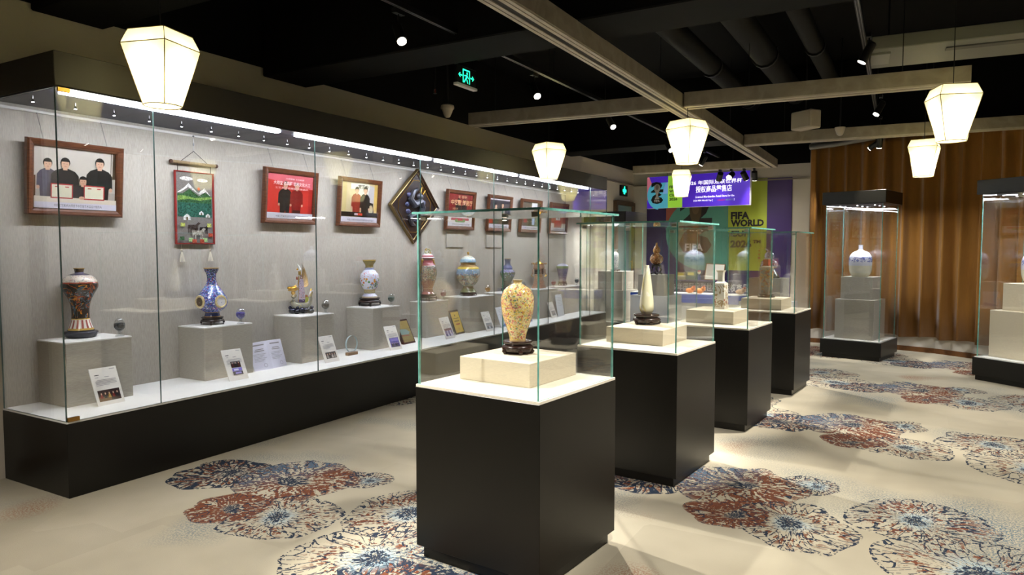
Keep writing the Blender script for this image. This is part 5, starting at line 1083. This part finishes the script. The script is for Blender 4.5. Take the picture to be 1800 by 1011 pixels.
text('sign_lettering', 'FIFA', WT, (e0 + ew * .36, SH * .195, e0 + ew * .62, SH * .275), sg, .0052, .03)
for k, bd in enumerate(('FIFA', 'WORLD', 'CUP', '2026')): text('sign_lettering', bd, BK, (sx(447), SH * (.60 - k * .125), sx(447) + [.13, .20, .13, .15][k], SH * (.69 - k * .125)), sg, .004, .035)
text('sign_lettering', '2026 年国际足联世界杯', WL, (sx(615), sy(428, 640), sx(1155), sy(402, 1155) + .085), sg, .004, .014)
text('sign_lettering', '授权商品零售店', WL, (sx(715), sy(500, 715), sx(1060), sy(500, 715) + .11), sg, .004, .014)
text('sign_lettering', 'Licensed Merchandise Retail Store for the', WL, (sx(712), sy(552, 712), sx(1083), sy(552, 712) + .036), sg, .004, .012, res=1)
text('sign_lettering', '2026 FIFA World Cup [', WL, (sx(692), sy(592, 692), sx(882), sy(592, 692) + .036), sg, .004, .012, res=1)
text('sign_lettering', 'USA', flat('3a5ac8', .4), (sx(888), sy(588, 692) - .004, sx(918), sy(588, 692) + .022), sg, .004, .012, res=1); text('sign_lettering', '·CANADA·', flat('c8304a', .4), (sx(922), sy(588, 692) - .004, sx(1000), sy(588, 692) + .022), sg, .004, .012, res=1)
text('sign_lettering', 'MEXICO', flat('6a9a80', .4), (sx(1005), sy(588, 692) - .004, sx(1076), sy(588, 692) + .022), sg, .004, .012, res=1); text('sign_lettering', ']', WL, (sx(1079), sy(592, 692), sx(1085), sy(592, 692) + .036), sg, .004, .012, res=1)
for x in (.37, SW - .3): b = MB(); b.tube([(x, SH, -.03), (x, (4.0 - 2.291) / 1.13, -.03)], .004, M['black_metal'], 6); b.out('sign_cable', sg)

# ------------------------------------------------------------------ exit signs, detectors, speaker
es = thing('exit_sign', 'black hanging exit sign with green running man and two arrows', 'exit sign', frame((-3.385, 5.10, 2.90), (0, 1, 0), (0, 0, 1)))
b = MB(); b.box((0, .075, 0), (.30, .155, .016), M['black_metal'], bev=.002); b.out('sign_plate', es, smooth=False)
b = MB(); b.box((0, -.008, 0), (.31, .022, .045), M['white'], bev=.003); b.box((0, .155, 0), (.30, .006, .02), M['steel']); b.out('sign_rail', es, smooth=False)
b = MB(); G = M['green']; z = .0085
for q in (rect(-.055, .02, -.043, .135), rect(.043, .02, .055, .135), rect(-.055, .123, .055, .135), ell(.012, .105, .011, .011, 10), [(-.02, .055), (.006, .092), (.022, .088), (.0, .05)], [(.0, .05), (.012, .052), (.028, .02), (.016, .02)], [(-.02, .055), (-.008, .05), (-.03, .02), (-.042, .025)], [(.006, .092), (-.032, .085), (-.032, .076), (.004, .08)], [(.018, .088), (.036, .068), (.03, .062), (.012, .078)],
          rect(.065, .07, .098, .082), [(.098, .056), (.122, .076), (.098, .096), (.088, .096), (.106, .076), (.088, .056)], rect(-.098, .07, -.065, .082), [(-.098, .056), (-.122, .076), (-.098, .096), (-.088, .096), (-.106, .076), (-.088, .056)]): b.poly(q, G, z)
b.out('green_pictogram', es, smooth=False)
for x in (-.12, .12): b = MB(); b.tube([(x, .155, 0), (x, 1.10, 0)], .005, M['black_metal'], 6); b.out('hanger_rod', es)
e2 = thing('emergency_sign', 'small green lit emergency sign on the wall above the door', 'exit sign', frame((-5.108, 13.39, 2.56), (0, 1, 0), (0, 0, 1)))
b = MB(); b.box((0, .10, .02), (.36, .21, .04), M['black_metal'], bev=.003); b.out('sign_plate', e2, smooth=False)
b = MB(); z = .041
for q in (rect(-.035, .03, .035, .17), rect(-.10, .07, .10, .13), [(-.08, .04), (-.035, .04), (-.035, .07)], ell(0, .175, .02, .02, 10)): b.poly(q, M['green'], z); z += .0004
b.out('green_pictogram', e2, smooth=False)
sd_ = thing('dome_detector', 'beige dome detector hanging below the black ceiling left of the exit sign', 'detector', T(-4.16, 5.93, 2.92), 'ceiling detectors')
bg = flat('b5ab98', .5)
b = MB(); b.lathe(smooth_prof([(.0, -.085), (.025, -.08), (.045, -.04), (.06, .0)], 3), bg, 24); b.out('dome', sd_); b = MB(); b.lathe([(.066, 0), (.070, .012), (.066, .035), (.05, .045)], bg, 24); b.out('collar', sd_)
b = MB(); b.tube([(0, 0, .04), (0, 0, 1.08)], .010, M['black_metal'], 8); b.out('drop_pipe', sd_)
d2 = thing('dome_detector', 'small beige detector behind the pale cross channel near the speaker', 'detector', T(-.80, 9.3, 2.93), 'ceiling detectors')
b = MB(); b.lathe(smooth_prof([(.0, -.08), (.03, -.07), (.05, -.02), (.06, .02)], 3), bg, 20); b.out('dome', d2); b = MB(); b.tube([(0, 0, .02), (0, 0, 1.07)], .008, M['black_metal'], 8); b.out('drop_pipe', d2)
sp = thing('sprinkler_head', 'tiny red glass sprinkler head left of the dome detector', 'sprinkler', T(-4.0, 5.5, 3.02))
b = MB(); b.tube([(0, 0, .0), (0, 0, .98)], .010, M['black_metal'], 8); b.out('drop_pipe', sp); b = MB(); b.lathe([(.018, -.045), (.018, -.042)], M['steel'], 12); b.tube([(0, 0, -.042), (0, 0, .0)], .004, flat('a02a20', .3), 6); b.tube([(.012, 0, -.042), (.014, 0, -.02), (.008, 0, 0)], .002, M['steel'], 5); b.tube([(-.012, 0, -.042), (-.014, 0, -.02), (-.008, 0, 0)], .002, M['steel'], 5); b.out('spray_head', sp)
sk = thing('ceiling_speaker', 'beige box loudspeaker hanging between two pale cross channels', 'loudspeaker', T(-1.14, 8.95, 2.905, -35))
b = MB(); b.box((0, 0, .105), (.30, .17, .21), bg, bev=.012); b.out('speaker_box', sk); b = MB(); b.box((0, -.087, .105), (.26, .006, .17), flat('a39a88', .7), bev=.002); b.out('grille', sk); b = MB(); b.tube([(0, 0, .21), (0, 0, 1.095)], .008, M['black_metal'], 8); b.out('bracket', sk)
ac = thing('air_conditioner', 'pale ceiling air unit at the upper right', 'air conditioner', T(.35, 7.55, 3.30, 4))
pal = flat('8d8d80', .5)
b = MB(); b.box((0, .1, .06), (1.5, .75, .12), pal, bev=.008); b.out('unit_body', ac, smooth=False); b = MB(); b.box((.25, -.05, -.006), (.8, .10, .012), flat('6a6a60', .5)); b.out('air_slot', ac, smooth=False)
b = MB(); b.box((-.67, .05, -.01), (.16, .40, .02), flat('a8a898', .5), bev=.003); b.out('end_cover', ac, smooth=False)
for x in (-.6, .6): b = MB(); b.tube([(x, .1, .12), (x, .1, .70)], .008, M['black_metal'], 6); b.out('hanger_rod', ac)
sp2 = thing('bracket_plate', 'white bracket plate poking over the long channel at the top edge', 'bracket', T(-1.78, 4.55, 3.13))
b = MB(); b.box((0, 0, 0), (.24, .16, .02), bg, bev=.006); b.out('plate', sp2); b = MB(); b.tube([(0, 0, .01), (0, 0, .87)], .006, M['black_metal'], 6); b.out('hanger_rod', sp2)
du = thing('flexible_duct', 'grey flexible duct lying above the left end of the curtain top', 'duct', T(0, 0))
b = MB(); b.tube([(-1.40, 11.55, 3.04), (-1.05, 11.46, 3.05), (-.65, 11.34, 3.08), (-.28, 11.22, 3.11)], .045, flat('77746e', .35, .6), 12); b.out('duct_tube', du)
b = MB(); b.tube([(-1.40, 11.55, 3.04), (-1.405, 11.55, 3.25), (-1.41, 11.55, 3.99)], .01, M['black_metal'], 6); b.tube([(-.28, 11.22, 3.11), (-.27, 11.21, 3.3), (-.26, 11.2, 3.99)], .01, M['black_metal'], 6); b.out('hanger_rod', du)

# ------------------------------------------------------------------ ochre curtain
t = NT('ochre_curtain_cloth'); n = t.noise(t.mapped((60, 60, 3)), 3, 3).outputs[0]
M['curtain'] = t.bsdf(t.mix(n, lin('7a5019'), lin('8a5e22')), .8, 0, .2, n, .2, .002, Sheen_Weight=.25)
cp = [Vector((x, y)) for x, y in curve[1:11]]
# resample a smooth offset path
path = []
for i in range(len(cp) - 1):
    p0 = cp[max(i - 1, 0)]; p1 = cp[i]; p2 = cp[i + 1]; p3 = cp[min(i + 2, len(cp) - 1)]
    nseg = max(2, int((p2 - p1).length / .012))
    for k in range(nseg):
        u = k / nseg; path.append(.5 * (2 * p1 + (p2 - p0) * u + (2 * p0 - 5 * p1 + 4 * p2 - p3) * u * u + (3 * p1 - p0 - 3 * p2 + p3) * u ** 3))
ct = thing('ochre_curtain', 'long ochre pleated curtain covering the curved wall', 'curtain', T(0, 0))
b = MB(); vs = []; zs = [(.225, 1.0), (.9, 1.05), (1.8, .95), (2.6, .85), (3.05, .7), (3.12, .5)]; sl = 0; prev = None; cols = 0
for i, p in enumerate(path):
    q = path[min(i + 1, len(path) - 1)] - path[max(i - 1, 0)]; q.normalize(); nn = Vector((q.y, -q.x))
    if nn.y > 0: nn = -nn
    if prev is not None: sl += (p - prev).length
    prev = p
    ph = sl / .27 * 2 * math.pi + .6 * math.sin(sl * 1.7)
    for z, am in zs:
        off = .11 + am * ((.072 * math.sin(ph)) + .014 * math.sin(2.3 * ph + 1.0 + z * .3)); side = am * .018 * math.cos(ph * 1.0)
        vs.append((p.x + nn.x * off + q.x * side, p.y + nn.y * off + q.y * side, z + (.012 * math.sin(ph * .5) if z < .3 else 0)))
    cols += 1
m_ = len(zs); b.faces(vs, [(i * m_ + j, (i + 1) * m_ + j, (i + 1) * m_ + j + 1, i * m_ + j + 1) for i in range(cols - 1) for j in range(m_ - 1)], M['curtain'])
o = b.out('curtain_cloth', ct, ang=80); md = o.modifiers.new('thick', 'SOLIDIFY'); md.thickness = .004
b = MB(); b.tube([(p.x, p.y - .13, 3.14) for p in path[::6]], .014, M['steel'], 8); b.out('curtain_rod', ct)
